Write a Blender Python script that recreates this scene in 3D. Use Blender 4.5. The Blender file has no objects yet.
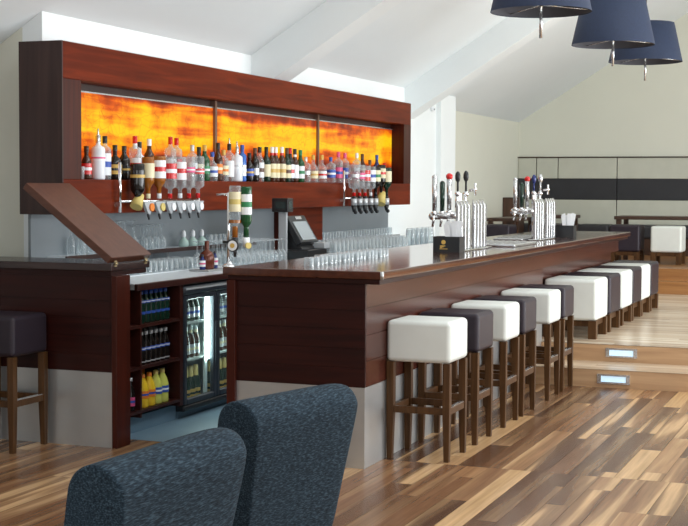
import bpy, bmesh, math, random
from mathutils import Vector, Matrix

random.seed(7)
scene = bpy.context.scene
COL = scene.collection

# ------------------------------------------------------------------ camera
cam_d = bpy.data.cameras.new('camera')
cam = bpy.data.objects.new('camera', cam_d)
COL.objects.link(cam)
YAW, PITCH, ROLL = math.radians(21.2328), math.radians(-3.0908), math.radians(0.296)
fw = Vector((-math.sin(YAW) * math.cos(PITCH), math.cos(YAW) * math.cos(PITCH), math.sin(PITCH)))
rt = Vector((math.cos(YAW), math.sin(YAW), 0))
upv = rt.cross(fw)
R = rt * math.cos(ROLL) + upv * math.sin(ROLL)
U = -rt * math.sin(ROLL) + upv * math.cos(ROLL)
M = Matrix((R, U, -fw)).transposed().to_4x4()
M.translation = Vector((2.6711, -7.2019, 1.5578))
cam.matrix_world = M
cam_d.sensor_fit = 'HORIZONTAL'
cam_d.sensor_width = 36
cam_d.lens = 1398.744 / 688 * 36
cam_d.clip_end = 100
scene.camera = cam

# ------------------------------------------------------------------ view, world, daylight
vs = scene.view_settings
vs.view_transform = 'Standard'
vs.look = 'None'
vs.gamma = 1
vs.use_curve_mapping = False
vs.exposure = 0.0

w = bpy.data.worlds.new('daylight')
scene.world = w
w.use_nodes = True
w.node_tree.nodes['Background'].inputs[0].default_value = (0.80, 0.90, 1.0, 1)
w.node_tree.nodes['Background'].inputs[1].default_value = 0.35


def area(name, loc, rot, sx, sy, power, col=(1, 1, 1)):
    l = bpy.data.lights.new(name, 'AREA')
    l.shape = 'RECTANGLE'
    l.size, l.size_y = sx, sy
    l.energy = power
    l.color = col
    o = bpy.data.objects.new(name, l)
    o.location = loc
    o.rotation_euler = rot
    COL.objects.link(o)
    return o


DAY = (0.93, 0.97, 1.0)
# tall windows along the right-hand wall
WIN_Y = [-6.2, -2.4, 1.6, 5.6, 9.4]
WIN_P = [42, 85, 175, 275, 200]
for yy, pw in zip(WIN_Y, WIN_P):
    area('window_and_fill_light', (6.55, yy, 1.6), (0, math.radians(90), 0), 2.5, 2.9, pw, DAY)
# fill light added below the ridge to brighten the room from above
area('ridge_fill', (2.2, 0.5, 5.0), (0, 0, 0), 1.6, 9.0, 210, DAY)
area('window_and_fill_light', (1.2, -9.3, 1.7), (math.radians(90), 0, 0), 5.0, 2.6, 125, DAY)  # added front fill; the wall behind the camera has no window


# ------------------------------------------------------------------ materials
def new_mat(name):
    m = bpy.data.materials.new(name)
    m.use_nodes = True
    nt = m.node_tree
    return m, nt, nt.nodes['Principled BSDF']


def N(nt, t, **kw):
    n = nt.nodes.new(t)
    for k, v in kw.items():
        setattr(n, k, v)
    return n


def ramp(nt, stops):
    n = N(nt, 'ShaderNodeValToRGB')
    e = n.color_ramp.elements
    while len(e) < len(stops):
        e.new(0.5)
    for i, (p, c) in enumerate(stops):
        e[i].position = p
        e[i].color = (*c, 1)
    return n


def plain(name, col, rough=0.5, metal=0.0, spec=0.5, noise=0.0, nscale=20, coat=0.0, emit=None):
    m, nt, b = new_mat(name)
    b.inputs['Base Color'].default_value = (*col, 1)
    b.inputs['Roughness'].default_value = rough
    b.inputs['Metallic'].default_value = metal
    b.inputs['Specular IOR Level'].default_value = spec
    b.inputs['Coat Weight'].default_value = coat
    if emit:
        b.inputs['Emission Color'].default_value = (*col, 1)
        b.inputs['Emission Strength'].default_value = emit
    if noise:
        tc = N(nt, 'ShaderNodeTexCoord')
        no = N(nt, 'ShaderNodeTexNoise')
        no.inputs['Scale'].default_value = nscale
        no.inputs['Detail'].default_value = 4
        nt.links.new(tc.outputs['Object'], no.inputs['Vector'])
        r = ramp(nt, [(0.25, tuple(c * (1 - noise) for c in col)), (0.75, tuple(min(1, c * (1 + noise)) for c in col))])
        nt.links.new(no.outputs['Fac'], r.inputs['Fac'])
        nt.links.new(r.outputs['Color'], b.inputs['Base Color'])
    return m


def wood(name, dark, light, axis='y', rough=0.3, scale=1.0, spec=0.5, coat=0.0):
    m, nt, b = new_mat(name)
    tc = N(nt, 'ShaderNodeTexCoord')
    mp = N(nt, 'ShaderNodeMapping')
    s = {'x': (0.9, 14, 14), 'y': (14, 0.9, 14), 'z': (14, 14, 0.9)}[axis]
    mp.inputs['Scale'].default_value = tuple(v * scale for v in s)
    no = N(nt, 'ShaderNodeTexNoise')
    no.inputs['Scale'].default_value = 1.6
    no.inputs['Detail'].default_value = 6
    no.inputs['Distortion'].default_value = 0.6
    r = ramp(nt, [(0.3, dark), (0.72, light)])
    nt.links.new(tc.outputs['Object'], mp.inputs['Vector'])
    nt.links.new(mp.outputs['Vector'], no.inputs['Vector'])
    nt.links.new(no.outputs['Fac'], r.inputs['Fac'])
    nt.links.new(r.outputs['Color'], b.inputs['Base Color'])
    b.inputs['Roughness'].default_value = rough
    b.inputs['Specular IOR Level'].default_value = spec
    b.inputs['Coat Weight'].default_value = coat
    b.inputs['Coat Roughness'].default_value = 0.12
    return m


def plank_mat(name, stops, sap, axis='y', rough=0.28, sap_amount=0.62):
    """boards: every plank has its own shade and its own run of pale sapwood"""
    m, nt, b = new_mat(name)
    at = N(nt, 'ShaderNodeAttribute', attribute_name='plank')
    tc = N(nt, 'ShaderNodeTexCoord')
    mp = N(nt, 'ShaderNodeMapping')
    mp.inputs['Scale'].default_value = {'y': (8.5, 0.36, 1), 'x': (0.36, 8.5, 1)}[axis]
    mul = N(nt, 'ShaderNodeMath', operation='MULTIPLY')
    mul.inputs[1].default_value = 53.0
    n1 = N(nt, 'ShaderNodeTexNoise', noise_dimensions='4D')
    n1.inputs['Scale'].default_value = 1.0
    n1.inputs['Detail'].default_value = 1.5
    n1.inputs['Distortion'].default_value = 0.25
    L = nt.links.new
    L(tc.outputs['Object'], mp.inputs['Vector'])
    L(mp.outputs['Vector'], n1.inputs['Vector'])
    L(at.outputs['Fac'], mul.inputs[0])
    L(mul.outputs[0], n1.inputs['W'])
    mp2 = N(nt, 'ShaderNodeMapping')
    mp2.inputs['Scale'].default_value = {'y': (60, 2.5, 1), 'x': (2.5, 60, 1)}[axis]
    n2 = N(nt, 'ShaderNodeTexNoise', noise_dimensions='4D')
    n2.inputs['Scale'].default_value = 1.0
    n2.inputs['Detail'].default_value = 4
    L(tc.outputs['Object'], mp2.inputs['Vector'])
    L(mp2.outputs['Vector'], n2.inputs['Vector'])
    L(mul.outputs[0], n2.inputs['W'])
    heart = ramp(nt, stops)
    L(at.outputs['Fac'], heart.inputs['Fac'])
    sr = ramp(nt, [(sap_amount - 0.16, (0, 0, 0)), (sap_amount - 0.02, (0.30, 0.30, 0.30)), (sap_amount + 0.02, (0.85, 0.85, 0.85)), (sap_amount + 0.12, (1, 1, 1))])
    L(n1.outputs['Fac'], sr.inputs['Fac'])
    mx = N(nt, 'ShaderNodeMix', data_type='RGBA')
    L(sr.outputs['Color'], mx.inputs['Factor'])
    L(heart.outputs['Color'], mx.inputs['A'])
    mx.inputs['B'].default_value = (*sap, 1)
    g = ramp(nt, [(0.25, (0.62, 0.62, 0.62)), (0.75, (1.2, 1.2, 1.2))])
    L(n2.outputs['Fac'], g.inputs['Fac'])
    m2 = N(nt, 'ShaderNodeMix', data_type='RGBA', blend_type='MULTIPLY')
    m2.inputs['Factor'].default_value = 0.8
    L(mx.outputs['Result'], m2.inputs['A'])
    L(g.outputs['Color'], m2.inputs['B'])
    L(m2.outputs['Result'], b.inputs['Base Color'])
    b.inputs['Roughness'].default_value = rough
    b.inputs['Specular IOR Level'].default_value = 0.28
    return m


def glass(name, tint=(0.95, 0.98, 0.98), body=0.10, edge=0.55, white=(0.80, 0.85, 0.87)):
    """thin glass: see-through face on, brighter and glossier towards grazing edges"""
    m = bpy.data.materials.new(name)
    m.use_nodes = True
    nt = m.node_tree
    nt.nodes.clear()
    out = N(nt, 'ShaderNodeOutputMaterial')
    tr = N(nt, 'ShaderNodeBsdfTransparent')
    tr.inputs['Color'].default_value = (*tint, 1)
    gl = N(nt, 'ShaderNodeBsdfPrincipled')
    gl.inputs['Base Color'].default_value = (*white, 1)
    gl.inputs['Roughness'].default_value = 0.04
    gl.inputs['Specular IOR Level'].default_value = 1.0
    gl.inputs['Coat Weight'].default_value = 1.0
    lw = N(nt, 'ShaderNodeLayerWeight')
    lw.inputs['Blend'].default_value = 0.35
    mr = N(nt, 'ShaderNodeMapRange')
    mr.inputs['To Min'].default_value = body
    mr.inputs['To Max'].default_value = edge
    mx = N(nt, 'ShaderNodeMixShader')
    nt.links.new(lw.outputs['Facing'], mr.inputs['Value'])
    nt.links.new(mr.outputs['Result'], mx.inputs['Fac'])
    nt.links.new(tr.outputs[0], mx.inputs[1])
    nt.links.new(gl.outputs[0], mx.inputs[2])
    nt.links.new(mx.outputs[0], out.inputs['Surface'])
    return m


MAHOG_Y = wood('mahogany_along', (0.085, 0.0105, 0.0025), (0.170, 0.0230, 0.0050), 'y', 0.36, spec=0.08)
MAHOG_X = wood('mahogany_across_shaded', (0.018, 0.0040, 0.0032), (0.036, 0.0072, 0.0050), 'x', 0.35, spec=0.2)  # for end faces in shade: the shade is darkened into the wood colour
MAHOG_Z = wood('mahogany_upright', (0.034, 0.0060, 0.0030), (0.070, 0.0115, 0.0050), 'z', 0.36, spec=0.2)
FLAPW = wood('flap_wood', (0.075, 0.024, 0.012), (0.115, 0.041, 0.022), 'x', 0.35, 1.3)
BARFRONT = wood('bar_front_wood', (0.042, 0.010, 0.006), (0.090, 0.022, 0.013), 'y', 0.22, spec=0.5)
SHELFW = wood('shelf_unit_wood', (0.030, 0.007, 0.005), (0.055, 0.012, 0.008), 'y', 0.35, spec=0.35)
BARTOP = wood('bar_top_wood', (0.050, 0.014, 0.008), (0.095, 0.028, 0.015), 'y', 0.12, spec=0.6, coat=0.5)
DARKWOOD = wood('dark_wood', (0.020, 0.006, 0.004), (0.045, 0.012, 0.008), 'y', 0.35)
LEGWOOD = wood('stool_leg_wood', (0.048, 0.021, 0.007), (0.105, 0.047, 0.016), 'z', 0.40, 1.5, spec=0.25)
TABLEWOOD = wood('table_wood', (0.040, 0.018, 0.010), (0.075, 0.034, 0.018), 'x', 0.4)
OAK = wood('oak_riser', (0.36, 0.20, 0.10), (0.56, 0.36, 0.20), 'x', 0.4, 0.8)
STEEL = plain('brushed_steel', (0.53, 0.54, 0.54), 0.34, 0.8, noise=0.06, nscale=4)
CHROME = plain('chrome', (0.86, 0.87, 0.88), 0.10, 1.0)
SATIN = plain('satin_steel', (0.66, 0.67, 0.68), 0.26, 0.9)
BRASS = plain('brass', (0.42, 0.32, 0.18), 0.35, 0.9)
WHITEWALL = plain('white_plaster', (0.85, 0.89, 0.89), 0.75, noise=0.015, nscale=2)
WALLDARK = plain('darkened_unseen_plaster', (0.22, 0.18, 0.15), 0.8, noise=0.05, nscale=2)  # unseen wall behind the camera, made dark to dull reflections in the bar
CREAMWALL = plain('cream_plaster', (0.72, 0.72, 0.62), 0.75, noise=0.015, nscale=2)
CEIL = plain('ceiling_white', (0.83, 0.88, 0.89), 0.8, noise=0.01, nscale=2)
SPLASH = plain('grey_splashback', (0.22, 0.25, 0.27), 0.35, noise=0.05, nscale=3)
VINYL = plain('grey_vinyl', (0.17, 0.27, 0.35), 0.45, noise=0.12, nscale=2)
WORKTOP = plain('pale_worktop', (0.76, 0.81, 0.85), 0.22, noise=0.06, nscale=30)
WHITE_LEATHER = plain('white_leather', (0.71, 0.735, 0.69), 0.5, noise=0.03, nscale=9)
DARK_LEATHER = plain('aubergine_leather', (0.027, 0.020, 0.028), 0.42, spec=0.28, noise=0.1, nscale=12)
CREAM_PAD = plain('cream_upholstery', (0.56, 0.56, 0.47), 0.6, noise=0.04, nscale=5)
BLACK_PAD = plain('charcoal_upholstery', (0.026, 0.026, 0.030), 0.55, noise=0.12, nscale=6)
BLACK = plain('black_plastic', (0.014, 0.015, 0.017), 0.35)
FRIDGE = plain('cooler_black', (0.030, 0.038, 0.050), 0.32)
NAVY = plain('navy_shade_fabric', (0.010, 0.020, 0.052), 0.75, noise=0.15, nscale=60)
INNER = plain('shade_lining', (0.05, 0.05, 0.06), 0.8)
GREYP = plain('grey_plastic', (0.42, 0.44, 0.46), 0.4)
SCREEN = plain('terminal_screen', (0.34, 0.38, 0.40), 0.12)
WHITEP = plain('white_paper', (0.86, 0.88, 0.90), 0.6)
RED = plain('red_enamel', (0.62, 0.015, 0.015), 0.2)
GOLD = plain('gold_print', (0.65, 0.42, 0.10), 0.4)
CREAM = plain('cream_paper', (0.82, 0.74, 0.50), 0.6)
GREENP = plain('green_print', (0.02, 0.22, 0.08), 0.45)
BLUEP = plain('blue_print', (0.03, 0.09, 0.42), 0.4)
ORANGEP = plain('orange_print', (0.80, 0.22, 0.02), 0.45)
PINKP = plain('pink_print', (0.75, 0.10, 0.25), 0.4)
BROWNP = plain('brown_cap', (0.10, 0.04, 0.02), 0.4)
SILVERP = plain('silver_print', (0.62, 0.64, 0.66), 0.35, 0.5)
YELLOWP = plain('yellow_tag', (0.66, 0.52, 0.16), 0.5)
COPPERP = plain('copper_glaze', (0.13, 0.030, 0.014), 0.2, 0.2)
TUBE = plain('lit_tube', (0.82, 1.0, 0.95), 0.5, emit=30.0)
STEPLED = plain('lit_step_lens', (0.62, 0.84, 1.0), 0.5, emit=0.5)
BULB = plain('lit_bulb', (1.0, 0.72, 0.40), 0.5, emit=6.0)
# glassware and bottles
G_CLEAR = glass('clear_glass', (0.93, 0.96, 0.97), body=0.10, edge=0.85)
G_BOTTLE = glass('clear_bottle_glass', (0.92, 0.95, 0.96), 0.14, 0.68, (0.72, 0.78, 0.80))
G_PANE = glass('cooler_pane_glass', (0.95, 0.99, 0.99), 0.02, 0.08, (0.6, 0.7, 0.7))
B_FROST = plain('frosted_bottle', (0.78, 0.80, 0.84), 0.4)
B_DARK = plain('dark_bottle', (0.012, 0.009, 0.008), 0.10)
B_BROWN = plain('brown_bottle', (0.055, 0.018, 0.008), 0.10)
B_GREEN = plain('green_bottle', (0.010, 0.075, 0.025), 0.10)
B_DKGREEN = plain('dark_green_bottle', (0.008, 0.030, 0.018), 0.10)
B_BLUE = plain('blue_bottle', (0.03, 0.14, 0.50), 0.12)
B_NAVY = plain('navy_bottle', (0.015, 0.03, 0.16), 0.12)
B_AMBER = plain('amber_bottle', (0.30, 0.10, 0.015), 0.10)
B_LIME = plain('lime_drink', (0.66, 0.68, 0.14), 0.15)
B_YELLOW = plain('orange_drink', (0.86, 0.56, 0.03), 0.15)
B_PALE = plain('pale_green_bottle', (0.45, 0.60, 0.55), 0.15)


def tweed():
    m, nt, b = new_mat('blue_black_tweed')
    tc = N(nt, 'ShaderNodeTexCoord')
    mp = N(nt, 'ShaderNodeMapping')
    mp.inputs['Scale'].default_value = (190, 40, 270)
    no = N(nt, 'ShaderNodeTexNoise')
    no.inputs['Scale'].default_value = 1.0
    no.inputs['Detail'].default_value = 3
    r = ramp(nt, [(0.32, (0.007, 0.012, 0.019)), (0.52, (0.020, 0.036, 0.052)), (0.74, (0.060, 0.098, 0.130))])
    nt.links.new(tc.outputs['Object'], mp.inputs['Vector'])
    nt.links.new(mp.outputs['Vector'], no.inputs['Vector'])
    nt.links.new(no.outputs['Fac'], r.inputs['Fac'])
    nt.links.new(r.outputs['Color'], b.inputs['Base Color'])
    b.inputs['Roughness'].default_value = 0.9
    b.inputs['Specular IOR Level'].default_value = 0.2
    bp = N(nt, 'ShaderNodeBump')
    bp.inputs['Strength'].default_value = 0.3
    bp.inputs['Distance'].default_value = 0.01
    nt.links.new(no.outputs['Fac'], bp.inputs['Height'])
    nt.links.new(bp.outputs['Normal'], b.inputs['Normal'])
    return m


TWEED = tweed()


def onyx():
    """backlit onyx: lit stone, banded amber with brown veins"""
    m, nt, b = new_mat('backlit_onyx')
    L = nt.links.new
    tc = N(nt, 'ShaderNodeTexCoord')
    mp = N(nt, 'ShaderNodeMapping')
    mp.inputs['Scale'].default_value = (1.0, 0.75, 10.0)
    no = N(nt, 'ShaderNodeTexNoise')
    no.inputs['Scale'].default_value = 1.0
    no.inputs['Detail'].default_value = 5
    no.inputs['Distortion'].default_value = 0.45
    L(tc.outputs['Object'], mp.inputs['Vector'])
    L(mp.outputs['Vector'], no.inputs['Vector'])
    mpb = N(nt, 'ShaderNodeMapping')
    mpb.inputs['Scale'].default_value = (1.0, 3.4, 3.4)
    nob = N(nt, 'ShaderNodeTexNoise')
    nob.inputs['Scale'].default_value = 1.0
    nob.inputs['Detail'].default_value = 3
    L(tc.outputs['Object'], mpb.inputs['Vector'])
    L(mpb.outputs['Vector'], nob.inputs['Vector'])
    avg = N(nt, 'ShaderNodeMix', data_type='FLOAT')
    avg.inputs['Factor'].default_value = 0.42
    L(no.outputs['Fac'], avg.inputs['A'])
    L(nob.outputs['Fac'], avg.inputs['B'])
    sep = N(nt, 'ShaderNodeSeparateXYZ')
    L(tc.outputs['Object'], sep.inputs[0])
    # glow colour gets darker towards the lower and upper edge
    band = ramp(nt, [(0.0, (0.12,) * 3), (0.30, (0.24,) * 3), (0.46, (0.58,) * 3), (0.62, (0.70,) * 3), (0.86, (0.62,) * 3), (1.0, (0.36,) * 3)])
    mr = N(nt, 'ShaderNodeMapRange')
    mr.inputs['From Min'].default_value = 0.215
    mr.inputs['From Max'].default_value = 0.795
    L(sep.outputs['Z'], mr.inputs['Value'])
    L(mr.outputs['Result'], band.inputs['Fac'])
    add = N(nt, 'ShaderNodeMath', operation='ADD')
    sc = N(nt, 'ShaderNodeMath', operation='MULTIPLY')
    sc.inputs[1].default_value = 2.3
    sub = N(nt, 'ShaderNodeMath', operation='SUBTRACT')
    sub.inputs[1].default_value = 0.5
    L(avg.outputs['Result'], sub.inputs[0])
    L(sub.outputs[0], sc.inputs[0])
    L(sc.outputs[0], add.inputs[0])
    L(band.outputs['Color'], add.inputs[1])
    r = ramp(nt, [(0.05, (0.06, 0.006, 0.002)), (0.25, (0.28, 0.022, 0.004)), (0.42, (0.75, 0.10, 0.002)),
                  (0.58, (1.0, 0.32, 0.002)), (0.78, (1.0, 0.62, 0.004))])
    L(add.outputs[0], r.inputs['Fac'])
    vo = N(nt, 'ShaderNodeTexVoronoi', feature='DISTANCE_TO_EDGE')
    mp3 = N(nt, 'ShaderNodeMapping')
    mp3.inputs['Scale'].default_value = (1, 3.2, 5.5)
    n3 = N(nt, 'ShaderNodeTexNoise')
    n3.inputs['Scale'].default_value = 3
    mxv = N(nt, 'ShaderNodeMix', data_type='VECTOR')
    mxv.inputs['Factor'].default_value = 0.25
    L(tc.outputs['Object'], mxv.inputs['A'])
    L(n3.outputs['Color'], mxv.inputs['B'])
    L(tc.outputs['Object'], n3.inputs['Vector'])
    L(mxv.outputs['Result'], mp3.inputs['Vector'])
    L(mp3.outputs['Vector'], vo.inputs['Vector'])
    vr = ramp(nt, [(0.0, (0.72, 0.50, 0.4)), (0.04, (1, 1, 1))])
    L(vo.outputs['Distance'], vr.inputs['Fac'])
    mx = N(nt, 'ShaderNodeMix', data_type='RGBA', blend_type='MULTIPLY')
    mx.inputs['Factor'].default_value = 0.8
    L(r.outputs['Color'], mx.inputs['A'])
    L(vr.outputs['Color'], mx.inputs['B'])
    b.inputs['Base Color'].default_value = (0.05, 0.015, 0.005, 1)
    b.inputs['Specular IOR Level'].default_value = 0.1
    b.inputs['Roughness'].default_value = 0.3
    L(mx.outputs['Result'], b.inputs['Emission Color'])
    b.inputs['Emission Strength'].default_value = 1.0
    return m


ONYX = onyx()
FLOORM = plank_mat('walnut_boards', [(0.0, (0.080, 0.034, 0.017)), (0.35, (0.140, 0.064, 0.031)), (0.74, (0.225, 0.108, 0.052)), (0.90, (0.32, 0.165, 0.078)), (0.96, (0.48, 0.29, 0.14)), (1.0, (0.52, 0.32, 0.15))],
                   (0.62, 0.39, 0.20), 'y', 0.27, 0.60)
OAKFLOOR = plank_mat('oak_boards', [(0.0, (0.46, 0.34, 0.23)), (0.5, (0.60, 0.46, 0.32)), (1.0, (0.70, 0.57, 0.42))], (0.76, 0.64, 0.49), 'x', 0.25, 0.6)


# ------------------------------------------------------------------ mesh helpers
class MB:
    def __init__(self):
        self.bm = bmesh.new()
        self.mi = 0

    def _tag(self, faces):
        for f in faces:
            f.material_index = self.mi

    def box(self, x0, x1, y0, y1, z0, z1):
        v = [self.bm.verts.new(p) for p in ((x0, y0, z0), (x1, y0, z0), (x1, y1, z0), (x0, y1, z0), (x0, y0, z1), (x1, y0, z1), (x1, y1, z1), (x0, y1, z1))]
        fs = [self.bm.faces.new([v[i] for i in q]) for q in ((3, 2, 1, 0), (4, 5, 6, 7), (0, 1, 5, 4), (1, 2, 6, 5), (2, 3, 7, 6), (3, 0, 4, 7))]
        self._tag(fs)
        return self

    def prism(self, pts, axis, a, b):
        """outline pts (2d) extruded along an axis from a to b"""
        def P(p, t):
            return {'x': (t, p[0], p[1]), 'y': (p[0], t, p[1]), 'z': (p[0], p[1], t)}[axis]
        va = [self.bm.verts.new(P(p, a)) for p in pts]
        vb = [self.bm.verts.new(P(p, b)) for p in pts]
        n = len(pts)
        fs = [self.bm.faces.new(va), self.bm.faces.new(vb[::-1])]
        for i in range(n):
            fs.append(self.bm.faces.new((va[i], vb[i], vb[(i + 1) % n], va[(i + 1) % n])))
        self._tag(fs)
        return self

    def hexa(self, bot, top):
        v = [self.bm.verts.new(p) for p in (*bot, *top)]
        self._tag([self.bm.faces.new([v[i] for i in q]) for q in ((3, 2, 1, 0), (4, 5, 6, 7), (0, 1, 5, 4), (1, 2, 6, 5), (2, 3, 7, 6), (3, 0, 4, 7))])
        return self

    def tube(self, p0, p1, r0, r1=None, seg=12, cap=True):
        r1 = r0 if r1 is None else r1
        p0, p1 = Vector(p0), Vector(p1)
        d = (p1 - p0).normalized()
        a = d.orthogonal().normalized()
        c = d.cross(a)
        ra, rb = [], []
        for i in range(seg):
            t = 2 * math.pi * i / seg
            o = a * math.cos(t) + c * math.sin(t)
            ra.append(self.bm.verts.new(p0 + o * r0))
            rb.append(self.bm.verts.new(p1 + o * r1))
        fs = [self.bm.faces.new((ra[i], ra[(i + 1) % seg], rb[(i + 1) % seg], rb[i])) for i in range(seg)]
        for f in fs:
            f.smooth = True
        if cap:
            fs += [self.bm.faces.new(ra[::-1]), self.bm.faces.new(rb)]
        self._tag(fs)
        return self

    def lathe(self, prof, cx=0, cy=0, cz=0, seg=14, flip=False, closed=True):
        """profile [(r, z)...] spun about z; flip turns it upside down"""
        rings = []
        for r, z in prof:
            z = -z if flip else z
            if r < 1e-5:
                rings.append([self.bm.verts.new((cx, cy, cz + z))])
            else:
                rings.append([self.bm.verts.new((cx + r * math.cos(2 * math.pi * i / seg), cy + r * math.sin(2 * math.pi * i / seg), cz + z)) for i in range(seg)])
        fs = []
        for A, B in zip(rings, rings[1:]):
            for i in range(seg):
                j = (i + 1) % seg
                q = [A[i % len(A)], A[j % len(A)], B[j % len(B)], B[i % len(B)]]
                u = []
                for k in q:
                    if k not in u:
                        u.append(k)
                if len(u) > 2:
                    f = self.bm.faces.new(u)
                    f.smooth = True
                    fs.append(f)
        self._tag(fs)
        return self

    def ball(self, c, r, sx=1, sy=1, sz=1, seg=12):
        g = bmesh.ops.create_uvsphere(self.bm, u_segments=seg, v_segments=max(6, seg // 2 + 1), radius=r)
        bmesh.ops.scale(self.bm, vec=(sx, sy, sz), verts=g['verts'])
        bmesh.ops.translate(self.bm, vec=c, verts=g['verts'])
        fs = {f for v in g['verts'] for f in v.link_faces}
        for f in fs:
            f.smooth = True
        self._tag(fs)
        return self

    def build(self, name, mats, parent=None, loc=None, bevel=0, seg=2, smooth=False, local=False):
        """link as one mesh; coordinates are world ones unless local"""
        if not isinstance(mats, (list, tuple)):
            mats = [mats]
        off = Vector((0, 0, 0))
        if not local:
            if parent is not None:
                p = parent
                while p is not None:
                    off += p.location
                    p = p.parent
            elif loc is not None:
                off = Vector(loc)
        bmesh.ops.translate(self.bm, vec=-off, verts=self.bm.verts)
        bmesh.ops.recalc_face_normals(self.bm, faces=self.bm.faces)
        me = bpy.data.meshes.new(name)
        if smooth:
            for f in self.bm.faces:
                f.smooth = True
        self.bm.to_mesh(me)
        self.bm.free()
        for m in mats:
            me.materials.append(m)
        o = bpy.data.objects.new(name, me)
        COL.objects.link(o)
        if parent is not None:
            o.parent = parent
        elif loc is not None:
            o.location = loc
        if bevel:
            b = o.modifiers.new('bevel', 'BEVEL')
            b.width = bevel
            b.segments = seg
            b.limit_method = 'ANGLE'
            if seg > 1:
                for p in me.polygons:
                    p.use_smooth = True
                wn = o.modifiers.new('wn', 'WEIGHTED_NORMAL')
                wn.keep_sharp = False
        return o


def tag(o, label, cat, group=None, kind=None):
    o['label'] = label
    o['category'] = cat
    if group:
        o['group'] = group
    if kind:
        o['kind'] = kind
    return o


def thing(name, label, cat, loc=(0, 0, 0), group=None):
    o = bpy.data.objects.new(name, None)
    o.empty_display_size = 0.1
    COL.objects.link(o)
    o.location = loc
    return tag(o, label, cat, group)


def struct(name, mb, mats, label=None, **kw):
    o = mb.build(name, mats, **kw)
    o['kind'] = 'structure'
    if label:
        o['label'] = label
    return o


def copy_tree(o, loc=None, rotz=None, label=None, group=None, parent=None):
    """a copy of a thing with copies of its parts and their sub-parts"""
    c = o.copy()
    COL.objects.link(c)
    if parent is not None:
        c.parent = parent
    for ch in list(o.children):
        copy_tree(ch, parent=c)
    if loc is not None:
        c.location = loc
    if rotz is not None:
        c.rotation_euler = (0, 0, rotz)
    if label:
        c['label'] = label
    if group:
        c['group'] = group
    return c


ORD = ['first', 'second', 'third', 'fourth', 'fifth', 'sixth', 'seventh', 'eighth', 'ninth', 'tenth', 'eleventh', 'twelfth', 'thirteenth',
       'fourteenth', 'fifteenth', 'sixteenth', 'seventeenth', 'eighteenth', 'nineteenth', 'twentieth', 'twenty-first', 'twenty-second',
       'twenty-third', 'twenty-fourth', 'twenty-fifth', 'twenty-sixth', 'twenty-seventh', 'twenty-eighth', 'twenty-ninth', 'thirtieth',
       'thirty-first', 'thirty-second', 'thirty-third', 'thirty-fourth', 'thirty-fifth', 'thirty-sixth', 'thirty-seventh', 'thirty-eighth',
       'thirty-ninth', 'fortieth', 'forty-first', 'forty-second', 'forty-third', 'forty-fourth']


# ------------------------------------------------------------------ the room
def planks(name, x0, x1, y0, y1, z, axis, wd, ln, mat, seed, label):
    rnd = random.Random(seed)
    bm = bmesh.new()
    vals = []
    a0, a1, b0, b1 = (x0, x1, y0, y1) if axis == 'y' else (y0, y1, x0, x1)
    a = a0
    g = 0.0008
    while a < a1 - 1e-4:
        ae = min(a + wd, a1)
        b = b0 - rnd.random() * ln
        while b < b1:
            be = b + ln * rnd.uniform(0.75, 1.25)
            lo, hi = max(b, b0), min(be, b1)
            if hi - lo > 0.01:
                q = ((a + g, lo + g), (ae - g, lo + g), (ae - g, hi - g), (a + g, hi - g))
                pts = [(p[0], p[1], z) if axis == 'y' else (p[1], p[0], z) for p in q]
                f = bm.faces.new([bm.verts.new(p) for p in pts])
                f.normal_update()
                if f.normal.z < 0:
                    f.normal_flip()
                vals.append(rnd.random())
            b = be
        a = ae
    # sub-base so that the gaps between boards read as thin dark joints
    lo = z - 0.003
    f = bm.faces.new([bm.verts.new(p) for p in ((x0, y0, lo), (x1, y0, lo), (x1, y1, lo), (x0, y1, lo))])
    vals.append(0.0)
    me = bpy.data.meshes.new(name)
    bm.to_mesh(me)
    bm.free()
    at = me.attributes.new('plank', 'FLOAT', 'FACE')
    at.data.foreach_set('value', vals)
    me.materials.append(mat)
    o = bpy.data.objects.new(name, me)
    COL.objects.link(o)
    o['kind'] = 'structure'
    o['label'] = label
    return o


STEP_Y, STEP2_Y, UP_Z = 3.715, 4.235, 0.282
XL, XR, YB, YF = -2.5665, 6.7, 14.32, -9.5
planks('floor', -5.0, XR, YF, 0.30, 0.0, 'y', 0.125, 1.45, FLOORM, 3, 'walnut board floor in front of the bar')
planks('floor', -0.30, XR, 0.30, STEP_Y, 0.0, 'y', 0.125, 1.45, FLOORM, 5, 'walnut board floor beside the tall stools')
struct('floor', MB().box(-2.56, -0.30, 0.30, 7.9, -0.05, 0.001), VINYL, 'blue-grey vinyl floor of the serving aisle')
planks('floor', -0.05, XR, STEP_Y, STEP2_Y + 0.02, 0.1408, 'x', 0.17, 1.6, OAKFLOOR, 8, 'oak tread of the lower step')
planks('floor', -0.12, XR, STEP2_Y, 10.05, UP_Z, 'x', 0.14, 1.5, OAKFLOOR, 9, 'pale oak floor of the raised level')
struct('floor', MB().box(-2.757, 0.0, 7.93, 10.05, UP_Z - 0.03, UP_Z - 0.001), OAK, 'oak floor behind the bar end')
struct('trim_1', MB().box(-0.05, XR, STEP_Y, STEP_Y + 0.03, 0.0, 0.138), OAK, 'oak riser of the lower step')
struct('trim_2', MB().box(-0.05, XR, STEP2_Y, STEP2_Y + 0.03, 0.137, 0.279), OAK, 'oak riser of the upper step')
# back seating level, two more steps up
struct('trim_3', MB().box(-2.757, XR, 10.05, 10.36, UP_Z - 0.02, 0.43).box(-2.757, XR, 10.36, YB, UP_Z - 0.02, 0.575), wood('amber_oak', (0.26, 0.11, 0.035), (0.42, 0.20, 0.07), 'x', 0.35), 'amber oak steps and floor of the seating level')

EAVE, SLOPE = 2.71, 0.625


def cz(x):
    return EAVE + SLOPE * (x - XL)


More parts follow.
